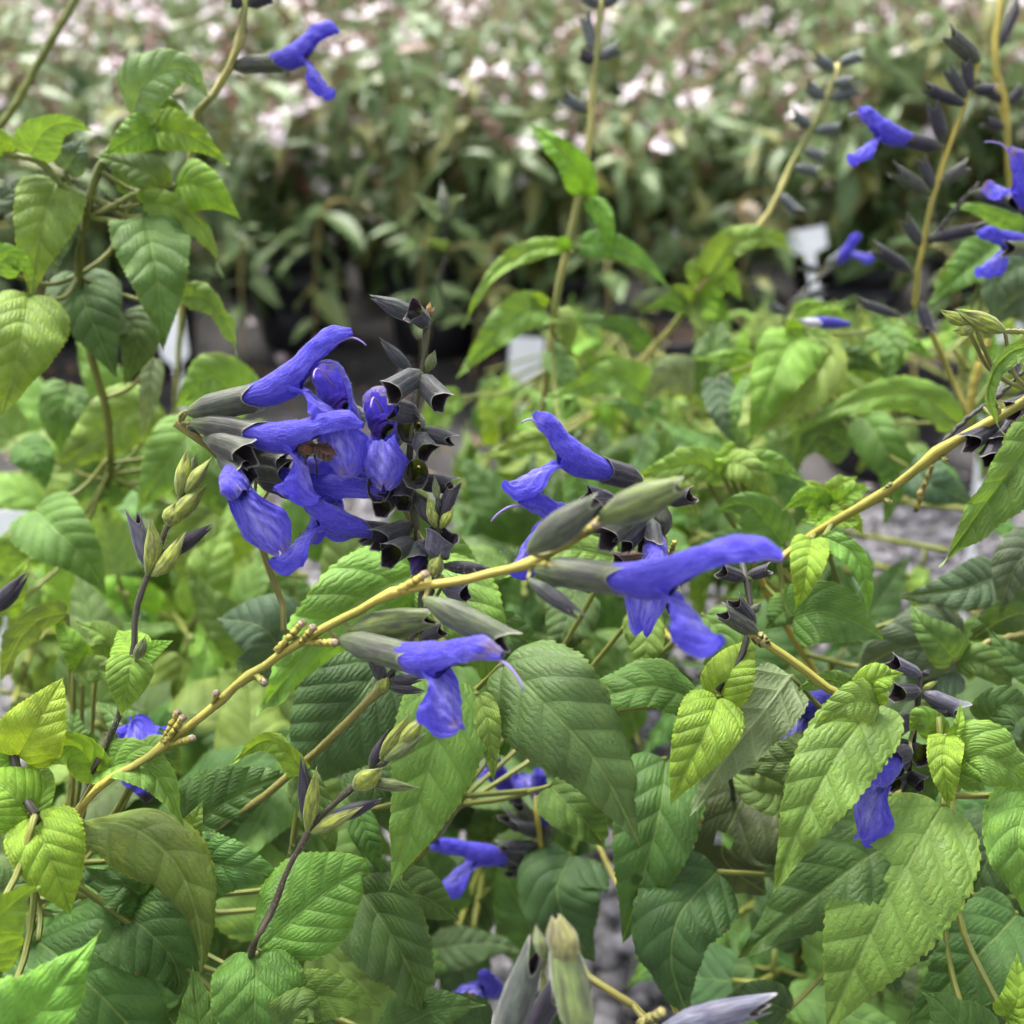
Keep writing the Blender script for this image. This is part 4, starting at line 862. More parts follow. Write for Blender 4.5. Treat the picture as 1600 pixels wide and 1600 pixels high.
# ------------------------------------------------------------------ E, F: bud stalks with bright bracts
E = Plant("dark hairy bud stalk with lime bracts and a small heart-shaped leaf pair", root('a', -.09, -.01))
E.stem([(140, 1222, 25), (160, 1175, 24.6), (186, 1118, 24.3), (197, 1070, 24.2), (207, 1024, 24.1), (214, 950, 24.0), (232, 897, 24.0), (252, 845, 24.0), (278, 790, 24.0), (296, 742, 24.0)], (2.0, .6), (0.085, 0.075, 0.055, 1), nodes=(4, 6), root=True)
E.hairs([(145, 1210, 25), (186, 1118, 24.3), (207, 1024, 24.1), (232, 897, 24), (278, 790, 24)], 1.3, 520, 1.1)
E.leaf([(208, 1026, 24.0), (203, 1050, 23.7), (196, 1085, 23.7), (189, 1120, 23.9)], .78, (0.17, 0.30, 0.035, .9), fold=.15)
E.leaf([(212, 1028, 24.2), (243, 1012, 24.2), (272, 1000, 24.5)], .62, 'Y', fold=.3, roll=-15); E.leaf([(210, 1022, 24.3), (196, 1004, 24.6), (183, 985, 25.2)], .9, 'Y', fold=.2)
E.bud((212, 1030, 23.9), (226, 1000, 23.7), 1.2, 'o')
E.calyx((234, 892, 24), (211, 812, 23.9), 2.0, 'p', (-.5, .7, .4), closed=.25); E.calyx((240, 880, 24), (328, 824, 23.8), 1.9, 'k', (.3, .9, .3), closed=.85, lips=.4)
E.bud((230, 898, 23.9), (236, 820, 23.7), 1.8, 'y', up=(-.8, .4, .3), slim=.7, bend=-.08); E.bud((238, 900, 23.9), (282, 840, 23.6), 1.8, 'y', up=(.7, -.5, .3), slim=.7, bend=.08)
E.bud((263, 822, 23.9), (275, 790, 23.8), 1.9, 'y'); E.bud((268, 815, 24), (316, 765, 23.9), 2.3, 'y', up=(.6, .6, .3)); E.bud((280, 776, 23.9), (292, 712, 23.9), 1.6, 'y', up=(-.7, .4, .3)); E.bud((290, 770, 23.9), (325, 722, 23.8), 1.8, 'y', up=(.6, .6, .3)); E.bud((290, 760, 24), (306, 715, 24), 1.2, 'o')
Fp = Plant("dark bud stalk with lime bracts rising from the round light green leaf", root('a', .07, -.04))
Fp.stem([(392, 1498, 24.6), (425, 1420, 24.3), (455, 1350, 24.1), (483, 1297, 24.0), (515, 1262, 24.0), (552, 1230, 24.0), (590, 1200, 24.0), (622, 1172, 24.0)], (2.1, .6), (0.075, 0.060, 0.042, 1), nodes=(3, 5), root=True)
Fp.hairs([(392, 1498, 24.6), (455, 1350, 24.1), (483, 1297, 24.0), (552, 1230, 24)], 1.3, 420, 1.1)
Fp.leaf([(402, 1487, 24.8), (440, 1452, 24.9), (510, 1392, 25.0), (562, 1362, 25.1), (580, 1372, 25.4)], .80, (0.115, 0.25, 0.045, .75), fold=.12, curl=.25, peak=.42, cord=.35, twist=14)
Fp.stem([(396, 1500, 24.6), (402, 1487, 24.5)], (.9, .8), 'g', name="petiole", seg=8)
Fp.leaf([(402, 1492, 24.5), (399, 1540, 24.0), (398, 1600, 24.0), (402, 1690, 25)], .68, (0.105, 0.245, 0.038, .6), fold=.22, cord=.9)
Fp.calyx((482, 1294, 24), (474, 1198, 23.9), 1.9, 'k', (-.6, .6, .4), closed=.85); Fp.bud((480, 1300, 23.9), (494, 1212, 23.7), 1.5, 'y', up=(-.8, .4, .3), slim=.6); Fp.bud((486, 1302, 23.9), (555, 1265, 23.6), 1.4, 'y', up=(.5, -.7, .3), slim=.6)
Fp.calyx((503, 1285, 23.9), (590, 1252, 23.7), 1.9, 'k', (.2, .9, .3), closed=.85, lips=.4)
Fp.bud((552, 1232, 23.9), (592, 1205, 23.7), 2.3, 'y', up=(.2, .8, .5)); Fp.calyx((575, 1222, 24), (640, 1230, 23.8), 1.6, 'o', (.1, .9, .4), closed=.85)
Fp.bud((594, 1182, 23.9), (636, 1125, 23.8), 1.4, 'y', up=(-.7, .6, .3), slim=.6); Fp.bud((622, 1164, 23.9), (662, 1122, 23.8), 2.0, 'y', up=(.6, .6, .3)); Fp.bud((600, 1188, 23.9), (656, 1150, 23.7), 1.5, 'o', up=(.6, -.6, .3), slim=.7); Fp.calyx((578, 1202, 24), (602, 1152, 24), 1.6, 'k', (-.6, .6, .4), closed=.85)
Fp.leaf([(474, 1212, 25.6), (494, 1262, 25.4), (512, 1300, 25.5), (522, 1342, 25.8)], .52, 'M', fold=.55, roll=25)
Fp.leaf([(474, 1205, 25.6), (446, 1172, 25.4), (412, 1158, 25.5), (358, 1196, 25.6)], .34, 'Y', fold=.5, roll=-35)

# ------------------------------------------------------------------ lower left leaves
LL = Plant("yellow-green salvia leaves crowding the foot of the arching stem", root('a', -.08, -.06))
LL.stem([(60, 1292, 23.6), (48, 1270, 23.5), (28, 1205, 23.8), (18, 1160, 24.2)], (1.1, 1.0), 'k', nodes=(1,), root=True)
LL.leaf([(52, 1276, 23.5), (70, 1320, 23.0), (95, 1385, 23.1), (110, 1432, 23.6)], .66, 'Y', fold=.25, curl=.35)
LL.leaf([(46, 1274, 23.5), (10, 1235, 23.3), (-45, 1205, 23.6)], .95, 'Y', fold=.2); LL.leaf([(40, 1262, 23.6), (52, 1230, 23.8), (72, 1180, 24.6)], .8, 'Y', fold=.3)
LL.leaf([(28, 1182, 24), (52, 1140, 23.6), (78, 1095, 23.8), (101, 1056, 24.3)], .78, (0.27, 0.36, 0.032, 1), fold=.12); LL.leaf([(20, 1185, 24), (-10, 1200, 23.8), (-70, 1200, 24)], .7, 'Y')
LL.leaf([(-70, 1500, 20.5), (-20, 1450, 20), (30, 1405, 20), (62, 1384, 20.5)], .78, (0.16, 0.30, 0.025, .7), fold=.05, roll=20)
LL.leaf([(-35, 1665, 21.5), (40, 1600, 20.8), (105, 1520, 20.8), (158, 1455, 21.4)], .66, (0.145, 0.30, 0.04, .6), fold=.2)
LL.leaf([(128, 1282, 25.2), (200, 1290, 24.6), (262, 1335, 24.2), (296, 1395, 24.2), (312, 1465, 24.5), (312, 1525, 25)], .36, 'O', fold=.1, curl=.5, twist=120, roll=-12, peak=.30, cord=.3)
LL.leaf([(160, 1204, 24.6), (205, 1192, 24.0), (252, 1222, 23.9), (288, 1294, 24.2)], .42, 'L', fold=.45, roll=-20)
LL.leaf([(155, 1208, 24.6), (120, 1168, 24.3), (82, 1172, 24.2), (38, 1200, 24.5)], .50, 'Y', fold=.4, roll=-20)
LL.leaf([(288, 1322, 25.6), (300, 1290, 25.3), (318, 1250, 25.6)], .62, 'L'); LL.leaf([(60, 1470, 26), (120, 1520, 25.3), (190, 1590, 25.2), (280, 1700, 26)], .72, 'G', fold=.15, roll=12, lod='h')
LL.leaf([(180, 1420, 26.5), (225, 1450, 25.8), (270, 1500, 25.8), (285, 1560, 26.4)], .7, 'G', fold=.2); LL.leaf([(325, 1690, 25), (312, 1600, 24.6), (300, 1508, 25.2)], .62, 'M', fold=.2)
LL.leaf([(292, 1352, 25.8), (340, 1350, 25.1), (400, 1362, 25.2), (446, 1382, 25.8)], .62, (0.10, 0.21, 0.055, .3), fold=.15, roll=12); LL.leaf([(290, 1300, 27.4), (350, 1255, 27), (410, 1225, 27), (465, 1206, 27.6)], .62, 'G', fold=.2)
LL.leaf([(240, 1420, 26.8), (200, 1385, 26), (160, 1380, 26), (118, 1345, 26.6)], .5, 'G', fold=.3, wave=.05); LL.leaf([(238, 1395, 27), (180, 1420, 26.4), (120, 1428, 26.4), (62, 1425, 27)], .35, 'M', roll=30, wave=.04)
LL.leaf([(455, 1562, 26), (500, 1556, 25.5), (550, 1562, 25.6), (596, 1572, 26.2)], .52, 'L', fold=.3); LL.leaf([(430, 1640, 24.6), (450, 1600, 24), (480, 1575, 24), (508, 1592, 24.4)], .8, 'M', wave=.05)
LL.leaf([(548, 1372, 27.6), (598, 1440, 26.6), (640, 1515, 26.6), (663, 1580, 27.4)], .60, 'G', fold=.3, roll=8); LL.leaf([(610, 1400, 29), (660, 1400, 28.5), (720, 1440, 29)], .7, 'G', lod='m')
LL.leaf([(600, 1620, 28), (680, 1580, 27.2), (760, 1570, 27.6)], .6, 'G', lod='m'); LL.leaf([(760, 1620, 28.5), (690, 1600, 27.5), (620, 1640, 28)], .6, 'D', lod='m')
LL.leaf([(10, 1545, 27), (40, 1480, 26.5), (70, 1430, 27)], .7, 'G', lod='m'); LL.leaf([(-20, 1400, 26), (20, 1380, 25.4), (62, 1330, 26)], .7, 'G')
LL.leaf([(130, 1180, 29), (115, 1150, 28.6), (120, 1105, 29)], .75, 'M', lod='m'); LL.leaf([(235, 1170, 29), (190, 1130, 28.5), (150, 1095, 29)], .6, 'M', lod='m'); LL.leaf([(225, 1190, 27), (255, 1180, 26.6), (285, 1210, 27)], .7, 'M', lod='m')
LL.flower((236, 1250, 28), (224, 1232, 27.8), 2.4, up=(-.3, .7, .5), ccol='k', tube=11, hood=9, rise=14, droop=-10, lip=12, lipang=-50, start=.3)
LL.flower((214, 1195, 29), (212, 1182, 28.8), 2.2, up=(-.5, .5, .5), ccol='k', tube=10, hood=5, rise=5, droop=-10, lip=5, start=.3)
LL.leaf([(130, 1042, 30), (112, 1005, 29.5), (80, 962, 30)], .42, 'Y', lod='m'); LL.leaf([(105, 958, 30), (60, 970, 29), (25, 1010, 29), (0, 1070, 30)], .28, 'O', lod='m', roll=-40); LL.leaf([(150, 1045, 31), (165, 1000, 30.5), (115, 970, 31)], .5, 'L', lod='m')
LL.leaf([(115, 1050, 30), (155, 1045, 29.6), (215, 1060, 30)], .5, 'L', lod='m')

# ------------------------------------------------------------------ leaves below the arching branch
MM = Plant("salvia with broad veined leaves hanging below the low blue flower", root('a', .10, .02))
MM.stem([(720, 1240, 29), (705, 1120, 27), (700, 1060, 26), (690, 1000, 26.4), (665, 900, 27.2)], (1.6, 1.2), 'g', nodes=(2, 4), root=True)
MM.leaf([(702, 1062, 26), (684, 1150, 25.2), (650, 1270, 25.0), (606, 1394, 25.4)], .50, 'L', fold=.16, curl=.25)
MM.leaf([(748, 1085, 26), (762, 1130, 25.5), (768, 1180, 25.5), (772, 1226, 25.7)], .34, 'L', fold=.3); MM.leaf([(560, 1270, 27), (575, 1310, 26.6), (600, 1368, 26.8)], .5, 'M')
MM.leaf([(598, 1035, 28.6), (560, 1090, 27.8), (505, 1160, 27.8), (452, 1245, 28.5)], .82, (0.070, 0.125, 0.045, .1), fold=.12)
MM.leaf([(655, 893, 28), (570, 935, 27), (480, 1020, 26.8), (400, 1122, 27.4)], .45, 'L', fold=.2, roll=-10)
MM.leaf([(668, 900, 28), (720, 950, 27.2), (755, 1020, 27.2), (770, 1090, 27.8)], .62, 'L', fold=.2, roll=8); MM.leaf([(668, 890, 28.6), (700, 875, 28.2), (760, 930, 28.5)], .7, 'M', lod='m')
MM.leaf([(450, 1040, 33), (410, 980, 32.2), (335, 965, 33)], .9, 'B', fold=.1, lod='m'); MM.leaf([(700, 1000, 30), (790, 990, 29.4), (860, 1020, 30)], .6, 'G', lod='m')
MM.leaf([(786, 1036, 26.6), (850, 1098, 25.4), (935, 1195, 25.2), (1004, 1328, 25.8)], .56, (0.100, 0.172, 0.048, .3), fold=.16, curl=.25, bite=[(.80, -.09, .02, .03)])
MM.leaf([(1085, 1092, 26.6), (1020, 1072, 26.0), (940, 1088, 26.0), (856, 1101, 26.6)], .40, (0.110, 0.20, 0.042, .4), fold=.25, roll=22)
MM.leaf([(1042, 1185, 29), (1030, 1270, 28), (1005, 1370, 27.8), (972, 1478, 28.4)], .50, 'G', fold=.3, bite=[(.62, .03, .022, .018)]); MM.leaf([(860, 1228, 29.6), (890, 1260, 29), (920, 1290, 29), (948, 1328, 29.5)], .7, 'M', lod='m')
MM.leaf([(560, 1190, 29.5), (600, 1240, 28.8), (640, 1330, 29.5)], .6, 'G', lod='m')
MM.leaf([(892, 1335, 34), (870, 1390, 33), (890, 1450, 33), (930, 1505, 33.6)], .75, 'D', lod='m'); MM.leaf([(1000, 950, 29.5), (1010, 1010, 28.8), (1000, 1080, 29)], .55, 'L', lod='m'); MM.leaf([(900, 920, 33), (880, 990, 32), (860, 1040, 32.5)], .7, 'G', lod='m')
MM.leaf([(1100, 960, 30), (1130, 1010, 29.5), (1090, 1070, 30)], .6, 'M', lod='m'); MM.leaf([(960, 870, 29), (880, 860, 28.4), (780, 905, 29)], .40, 'L', lod='m', roll=20)
MM.leaf([(560, 1050, 30), (520, 1010, 29.5), (430, 1090, 30)], .6, 'M', lod='m')

# ------------------------------------------------------------------ right: chewed leaf and the shoots round it
RR = Plant("salvia with a large leaf chewed through on one side", root('b', -.02, -.03))
RR.stem([(1480, 1330, 27), (1478, 1262, 25), (1474, 1200, 24.8), (1470, 1150, 24.8), (1466, 1120, 24.8)], (1.3, .8), 'g', nodes=(1,), root=True)
RR.leaf([(1474, 1258, 24.6), (1418, 1352, 23.8), (1352, 1478, 23.6), (1288, 1620, 24.2)], .50, (0.130, 0.235, 0.040, .55), fold=.12, curl=.18, bite=[(.395, .165, .105, .130), (.475, .20, .045, .065)], peak=.30, lod='h')
RR.leaf([(1478, 1150, 24.6), (1474, 1190, 24), (1478, 1225, 24), (1483, 1266, 24.3)], .45, 'Y', fold=.35); RR.leaf([(1485, 1155, 24.6), (1498, 1130, 24.4), (1500, 1095, 24.8)], .3, 'Y', fold=.6)
RR.leaf([(1488, 1200, 24.8), (1530, 1180, 24.2), (1570, 1195, 24.2), (1622, 1238, 24.8)], .62, 'L', fold=.3); RR.leaf([(1470, 1150, 25), (1440, 1120, 24.8), (1420, 1145, 25.2)], .6, 'L')
RR.leaf([(1612, 1235, 24.5), (1592, 1300, 23.8), (1600, 1370, 23.8), (1618, 1450, 24.2)], .50, 'L', fold=.25)
RR.leaf([(1420, 1300, 28.6), (1340, 1350, 27.2), (1250, 1420, 27), (1150, 1500, 27.6)], .50, 'G', fold=.25); RR.leaf([(1590, 1428, 28), (1540, 1480, 27), (1480, 1540, 27), (1412, 1605, 27.6)], .56, 'G', fold=.2)
RR.leaf([(1528, 1650, 25), (1495, 1600, 24.4), (1465, 1565, 24.5), (1438, 1548, 25)], .85, 'M', fold=.2); RR.leaf([(1570, 1590, 24), (1590, 1560, 23.6), (1588, 1485, 24)], .5, 'Y', fold=.4); RR.leaf([(1572, 1592, 24), (1600, 1600, 23.6), (1640, 1640, 24)], .6, 'Y')
RR.leaf([(1560, 1280, 30), (1540, 1350, 29.4), (1500, 1440, 30)], .7, 'D', lod='m'); RR.leaf([(1120, 1362, 28.5), (1062, 1430, 27.2), (1050, 1510, 27), (1080, 1600, 27.6)], .56, (0.055, 0.112, 0.034, .15), fold=.2)
RR.leaf([(1180, 1210, 31), (1150, 1270, 30), (1130, 1340, 30), (1200, 1400, 31)], .8, (0.05, 0.075, 0.025, .3), lod='m', bite=[(.45, .02, .03, .03)]); RR.leaf([(1240, 1240, 29), (1180, 1235, 28.4), (1130, 1200, 29)], .6, 'M', lod='m')
RR.leaf([(1300, 1180, 27.5), (1230, 1190, 27), (1140, 1190, 27.6)], .6, 'G', lod='m'); RR.leaf([(1430, 1420, 30), (1380, 1480, 29.4), (1400, 1560, 30)], .7, 'D', lod='m')
RR.leaf([(1230, 1580, 29), (1180, 1560, 28.5), (1120, 1570, 29)], .6, 'D', lod='m'); RR.leaf([(1540, 1130, 27), (1570, 1100, 26.6), (1620, 1110, 27)], .7, 'G', lod='m'); RR.leaf([(1400, 1190, 27), (1440, 1220, 26.8), (1430, 1280, 27.4)], .6, 'G', lod='m')
Mp = Plant("salvia with a bare yellow stalk ending in a pair of broad leaves", root('b', -.06, -.01))
Mp.stem([(1372, 1130, 25), (1308, 1086, 24.4), (1240, 1035, 24.3), (1168, 985, 24.2), (1150, 970, 24.2)], (1.2, 1.0), 'y', nodes=(3,), root=True)
Mp.leaf([(1370, 1100, 24.6), (1314, 1172, 23.8), (1255, 1280, 23.6), (1207, 1398, 24.2)], .39, (0.145, 0.245, 0.046, .5), fold=.2, curl=.25)
Mp.leaf([(1372, 1098, 24.2), (1335, 1095, 23.5), (1300, 1115, 23.5), (1270, 1140, 23.8)], .52, 'L', fold=.25); Mp.leaf([(1358, 1095, 24.4), (1368, 1062, 24), (1412, 1052, 24.4)], .62, 'Y', fold=.5); Mp.leaf([(1352, 1098, 24.3), (1340, 1080, 24), (1322, 1070, 24.2)], .4, 'Y', fold=.5)
Mp.leaf([(1236, 1056, 26), (1195, 1110, 25.2), (1130, 1190, 25.1), (1078, 1274, 25.5)], .40, 'P', fold=-.1, curl=-.1, roll=172)
Mp.leaf([(1330, 1075, 26), (1290, 1062, 25.6), (1240, 1080, 26)], .4, 'M'); Mp.calyx((1185, 990, 24.2), (1132, 958, 24), 2.4, 'f', (.3, .8, .4), closed=.2)
Mp.calyx((1180, 978, 24.2), (1150, 940, 24), 1.9, 'd', (.5, .7, .4)); Mp.stem([(1183, 996, 24.2), (1196, 1004, 24.2)], (1.6, 1.4), 't', name="node", seg=8)
Op = Plant("thin dark stalk rising between two lime-green leaves", root('b', -.10, .02))
Op.stem([(1135, 1180, 26.5), (1118, 1092, 25), (1140, 1055, 24.8), (1165, 1012, 24.8), (1172, 950, 25), (1166, 905, 25.2), (1160, 880, 25.3)], (1.0, .7), 'k', nodes=(5,), root=True)
Op.leaf([(1122, 1090, 24.8), (1108, 1130, 24.2), (1078, 1190, 24.2), (1046, 1260, 24.6)], .56, 'Y', fold=.3); Op.leaf([(1122, 1088, 25), (1142, 1050, 24.7), (1170, 1010, 25), (1176, 990, 25.3)], .72, 'Y', fold=.2)
Op.calyx((1165, 905, 25.2), (1128, 892, 25), 1.9, 'k', (0, .9, .3), flare=1.1); Op.calyx((1166, 902, 25.2), (1200, 890, 25), 1.6, 'k', (0, .9, .3)); Op.bud((1168, 908, 25.2), (1180, 896, 25.1), .9, 'o'); Op.bud((1170, 958, 25), (1188, 945, 24.9), 1.0, 'g')
Np = Plant("dark salvia spike with a blue flower tucked above the chewed leaf", root('b', .03, .02))
Np.stem([(1405, 1290, 27.5), (1418, 1220, 26.5), (1428, 1150, 26.0), (1436, 1090, 25.8), (1440, 1050, 25.8)], (1.0, .5), 'k', nodes=(2, 3), root=True)
for a, b, r_, c_ in (((1440, 1056, 25.8), (1396, 1035, 25.5), 1.9, 'p'), ((1438, 1080, 25.8), (1402, 1082, 25.4), 2.2, 'k'), ((1440, 1082, 25.8), (1498, 1108, 25.5), 2.3, 'p'), ((1436, 1118, 25.9), (1482, 1110, 25.6), 1.6, 's'), ((1430, 1118, 26), (1384, 1150, 25.4), 2.7, 'k'), ((1426, 1130, 26), (1452, 1124, 25.8), 1.6, 'p'), ((1424, 1168, 26.2), (1386, 1162, 25.8), 2.2, 'd'), ((1424, 1170, 26.2), (1440, 1180, 25.8), 2.6, 'k'), ((1420, 1185, 26.3), (1398, 1200, 25.9), 2.4, 'd'), ((1415, 1210, 26.4), (1440, 1225, 26.1), 2.4, 'd'), ((1414, 1215, 26.4), (1395, 1222, 26), 2.2, 'd')):
    Np.calyx(a, b, r_, c_, (0, .85, .4), flare=1.15)
Np.bud((1442, 1056, 25.8), (1452, 1048, 25.7), .8, 'k'); Np.bud((1440, 1078, 25.8), (1462, 1066, 25.7), .7, 'y')
Np.flower((1424, 1174, 24.9), (1394, 1184, 24.4), 2.6, size=.88, up=(-.3, .8, .5), ccol='d', tube=12, hood=9, rise=20, droop=-30, lip=17, lipang=-58, start=.4, dirv=(-.62, -.50, .40), lipw=1.15)
Np.flower((1330, 1075, 28.2), (1300, 1085, 28), 2.6, up=(-.2, .8, .5), ccol='d', tube=14, hood=8, rise=10, droop=-20, lip=13, lipang=-40, start=.3, col=(0.03, 0.025, 0.26, 1), dirv=(-.6, -.25, .2))

# ------------------------------------------------------------------ T, S: bottom middle
Tp = Plant("shaded salvia spike with drooping blue flowers low among dark leaves", root('d', -.02, -.07))
Tp.stem([(868, 1440, 36), (856, 1390, 35), (846, 1330, 34), (842, 1290, 33.6), (838, 1240, 33.4)], (1.3, .8), 'y', nodes=(1, 2, 3), root=True)
for a, b, r_, c_ in (((845, 1310, 34), (790, 1275, 33.5), 2.2, 's'), ((845, 1320, 34), (785, 1322, 33.5), 2.0, 's'), ((848, 1340, 34.2), (800, 1350, 33.8), 2.2, 's'), ((846, 1300, 34), (812, 1258, 33.6), 2.2, 'f'), ((850, 1320, 34), (862, 1275, 33.8), 1.6, 'f'), ((850, 1362, 34.4), (795, 1362, 34), 2, 's'), ((842, 1292, 33.8), (805, 1290, 33.5), 2, 's')):
    Tp.calyx(a, b, r_, c_, (0, .9, .3))
Tp.flower((838, 1345, 34.2), (785, 1342, 33.8), 3.0, up=(-.1, .95, .2), ccol='s', tube=15, hood=17, rise=8, droop=-12, lip=17, lipang=-42, start=.5, th0=6, plump=1.0)
Tp.flower((858, 1310, 34), (850, 1272, 33.8), 2.4, up=(.5, .3, .7), ccol='f', tube=17, hood=7, lip=7, start=.3, rise=6, droop=-10, col=(0.045, 0.035, 0.36, 1))
Tp.flower((815, 1262, 34.2), (792, 1232, 34), 2.4, up=(.5, .6, .5), ccol='f', tube=14, hood=9, lip=11, start=.3, rise=16, droop=-20, lipang=-60, col=(0.045, 0.035, 0.36, 1))
Tp.flower((800, 1560, 36), (780, 1550, 35.5), 2.4, up=(0, .8, .5), ccol='d', tube=13, hood=9, lip=11, start=.3, rise=16, droop=-20, lipang=-40, col=(0.05, 0.04, 0.36, 1))
Sp = Plant("salvia stalk with a pale green brown-tipped pod and grey-blue calyces", root('d', -.05, -.09))
Sp.stem([(1100, 1680, 24), (1012, 1590, 22.6), (950, 1545, 22.5), (905, 1512, 23), (875, 1445, 26)], (1.2, .9), 'o', nodes=(1,), root=True)
Sp.calyx((915, 1650, 18.6), (872, 1440, 18.4), 3.5, (0.22, 0.29, 0.105, 1), (-.9, .2, .4), lips=.2, closed=.62, slim=1.0); Sp.bud((888, 1510, 18.4), (870, 1432, 18.3), 2.75, (0.26, 0.255, 0.095, 1), closed=.75, lips=.3)
Sp.bud((850, 1500, 18.8), (838, 1450, 18.8), 1.2, (0.20, 0.24, 0.10, 1))
Sp.calyx((775, 1660, 19.5), (830, 1500, 19.2), 3.3, (0.10, 0.12, 0.10, .6), (-.9, .3, .4), closed=.35, slim=.9); Sp.calyx((800, 1660, 20.5), (868, 1548, 20.2), 2.8, 'k', (-.9, .3, .4), closed=.2)
Sp.calyx((1030, 1610, 20), (1182, 1572, 19.6), 3.1, (0.15, 0.155, 0.22, .1), (-.1, .9, .4), closed=.35); Sp.stem([(1000, 1602, 20.6), (1036, 1580, 20.2)], (1.0, .9), 't', name="pedicel", seg=8)

# ------------------------------------------------------------------ L: diagonal branch on the right
Lp = Plant("salvia with a long bare yellow branch slanting up beside the gravel", root('b', .05, .05))
Lp.stem([(1180, 890, 30), (1220, 872, 29.6), (1290, 822, 28.6), (1375, 775, 27.5), (1467, 706, 26.4), (1565, 648, 25.4), (1660, 590, 24.6)], (1.15, 1.1), 'y', nodes=(3, 4), root=True, seg=12)
for a, b in (((1375, 775, 27.5), (1392, 755, 27.2)), ((1378, 776, 27.5), (1392, 786, 27.2)), ((1467, 706, 26.4), (1486, 688, 26.2)), ((1467, 708, 26.4), (1480, 722, 26.2)), ((1562, 648, 25.4), (1552, 626, 25.3)), ((1566, 648, 25.4), (1590, 636, 25.2))):
    Lp.stem([a, b], (.8, .6), 't', name="pedicel", seg=7)
Lp.stem([(1430, 800, 29.5), (1440, 770, 29.3), (1462, 712, 29)], (.9, .7), 'o', name="side_stem", nodes=(1,)); Lp.stem([(1465, 700, 27.5), (1510, 655, 27.4), (1560, 618, 27.4), (1598, 580, 27.4)], (.7, .6), 'k', name="side_stem", nodes=(2,))
for a, b, c_ in (((1580, 655, 26), (1515, 690, 25.6), 'd'), ((1570, 665, 26), (1545, 715, 25.6), 'd'), ((1590, 650, 26), (1560, 690, 25.7), 'k'), ((1620, 620, 25.6), (1580, 640, 25.4), 'd'), ((1590, 580, 27), (1575, 560, 26.8), 'p')): Lp.calyx(a, b, 2.4, c_, (-.3, .8, .3), flare=1.2)
Lp.leaf([(1625, 668, 24.4), (1580, 735, 23.8), (1520, 815, 23.8), (1468, 888, 24.3)], .46, (0.115, 0.225, 0.036, .5), fold=.5, roll=-32)
Lp.leaf([(1640, 548, 23.6), (1592, 545, 23.3), (1556, 575, 23.2), (1543, 620, 23.3), (1556, 658, 23.5), (1575, 686, 23.8)], .17, 'L', fold=.6, roll=-30, cord=.3)
Lp.bud((1570, 518, 24), (1505, 490, 23.9), 1.9, 'y', closed=.85); Lp.bud((1525, 515, 24), (1492, 518, 24), 1.1, 'y'); Lp.bud((1510, 508, 24), (1474, 488, 24), 1.2, 'y'); Lp.stem([(1660, 524, 24), (1610, 519, 24), (1568, 517, 24)], (.55, .55), 't', name="pedicel", seg=7)
Lp.stem([(1568, 517, 24), (1535, 512, 24), (1500, 505, 24)], (.45, .4), 't', name="pedicel", seg=7)
for pts, wr, c_, kw in (([(1238, 965, 29), (1280, 955, 28.2), (1330, 970, 28.2), (1382, 1000, 28.8)], .64, 'M', {}), ([(1268, 842, 28), (1262, 880, 27.4), (1255, 915, 27.4), (1243, 952, 27.8)], .52, 'Y', dict(fold=.4)), ([(1288, 838, 28), (1330, 862, 27.6), (1352, 905, 27.6), (1358, 968, 28)], .27, 'L', dict(fold=.3)),
        ([(1492, 1032, 30), (1470, 1005, 29.5), (1440, 975, 29.5), (1422, 942, 30)], .58, 'M', {}), ([(1495, 1036, 30), (1530, 1035, 29.6), (1560, 1055, 29.6), (1584, 1088, 30)], .5, 'M', {}), ([(1500, 1035, 32), (1450, 1010, 31), (1390, 1020, 31), (1330, 1060, 32)], .62, 'B', {}), ([(1490, 1040, 32), (1450, 1060, 31.4), (1400, 1100, 32)], .7, 'B', {}),
        ([(1660, 980, 31), (1590, 960, 30), (1500, 1010, 31)], .7, 'G', {}), ([(1240, 945, 30), (1215, 965, 29.6), (1195, 985, 30)], .8, 'M', {}), ([(1560, 900, 32), (1500, 920, 31), (1400, 935, 32)], .5, 'B', {}), ([(1640, 850, 30), (1590, 880, 29.5), (1560, 960, 30)], .6, 'B', {}), ([(1640, 1040, 30), (1590, 1030, 29.6), (1540, 980, 30)], .6, 'G', {})):
    Lp.leaf(pts, wr, c_, lod='m', **kw)
Lp.stem([(1485, 1034, 30), (1540, 1005, 30), (1620, 985, 30)], (.9, .9), 't', name="side_stem")
Yp = Plant("young lime-green salvia shoot over the lower end of the yellow branch", root('d', .09, .0))
Yp.stem([(1300, 960, 34), (1296, 860, 31), (1294, 800, 30.2), (1292, 770, 30)], (1.2, .8), 'g', root=True)
for pts, wr in (([(1290, 795, 30), (1262, 775, 29.6), (1222, 798, 29.8)], .6), ([(1292, 790, 30), (1275, 762, 29.7), (1255, 750, 30)], .55), ([(1298, 795, 30), (1330, 770, 29.6), (1362, 762, 30)], .5), ([(1298, 800, 30), (1325, 805, 29.5), (1350, 835, 29.8)], .55), ([(1294, 798, 29.8), (1280, 815, 29.4), (1252, 812, 29.6)], .5), ([(1294, 796, 29.8), (1320, 815, 29.3), (1352, 812, 29.5)], .45), ([(1290, 790, 30.4), (1310, 760, 30), (1340, 745, 30.6)], .5)):
    Yp.leaf(pts, wr, 'Y', lod='m', fold=.4)
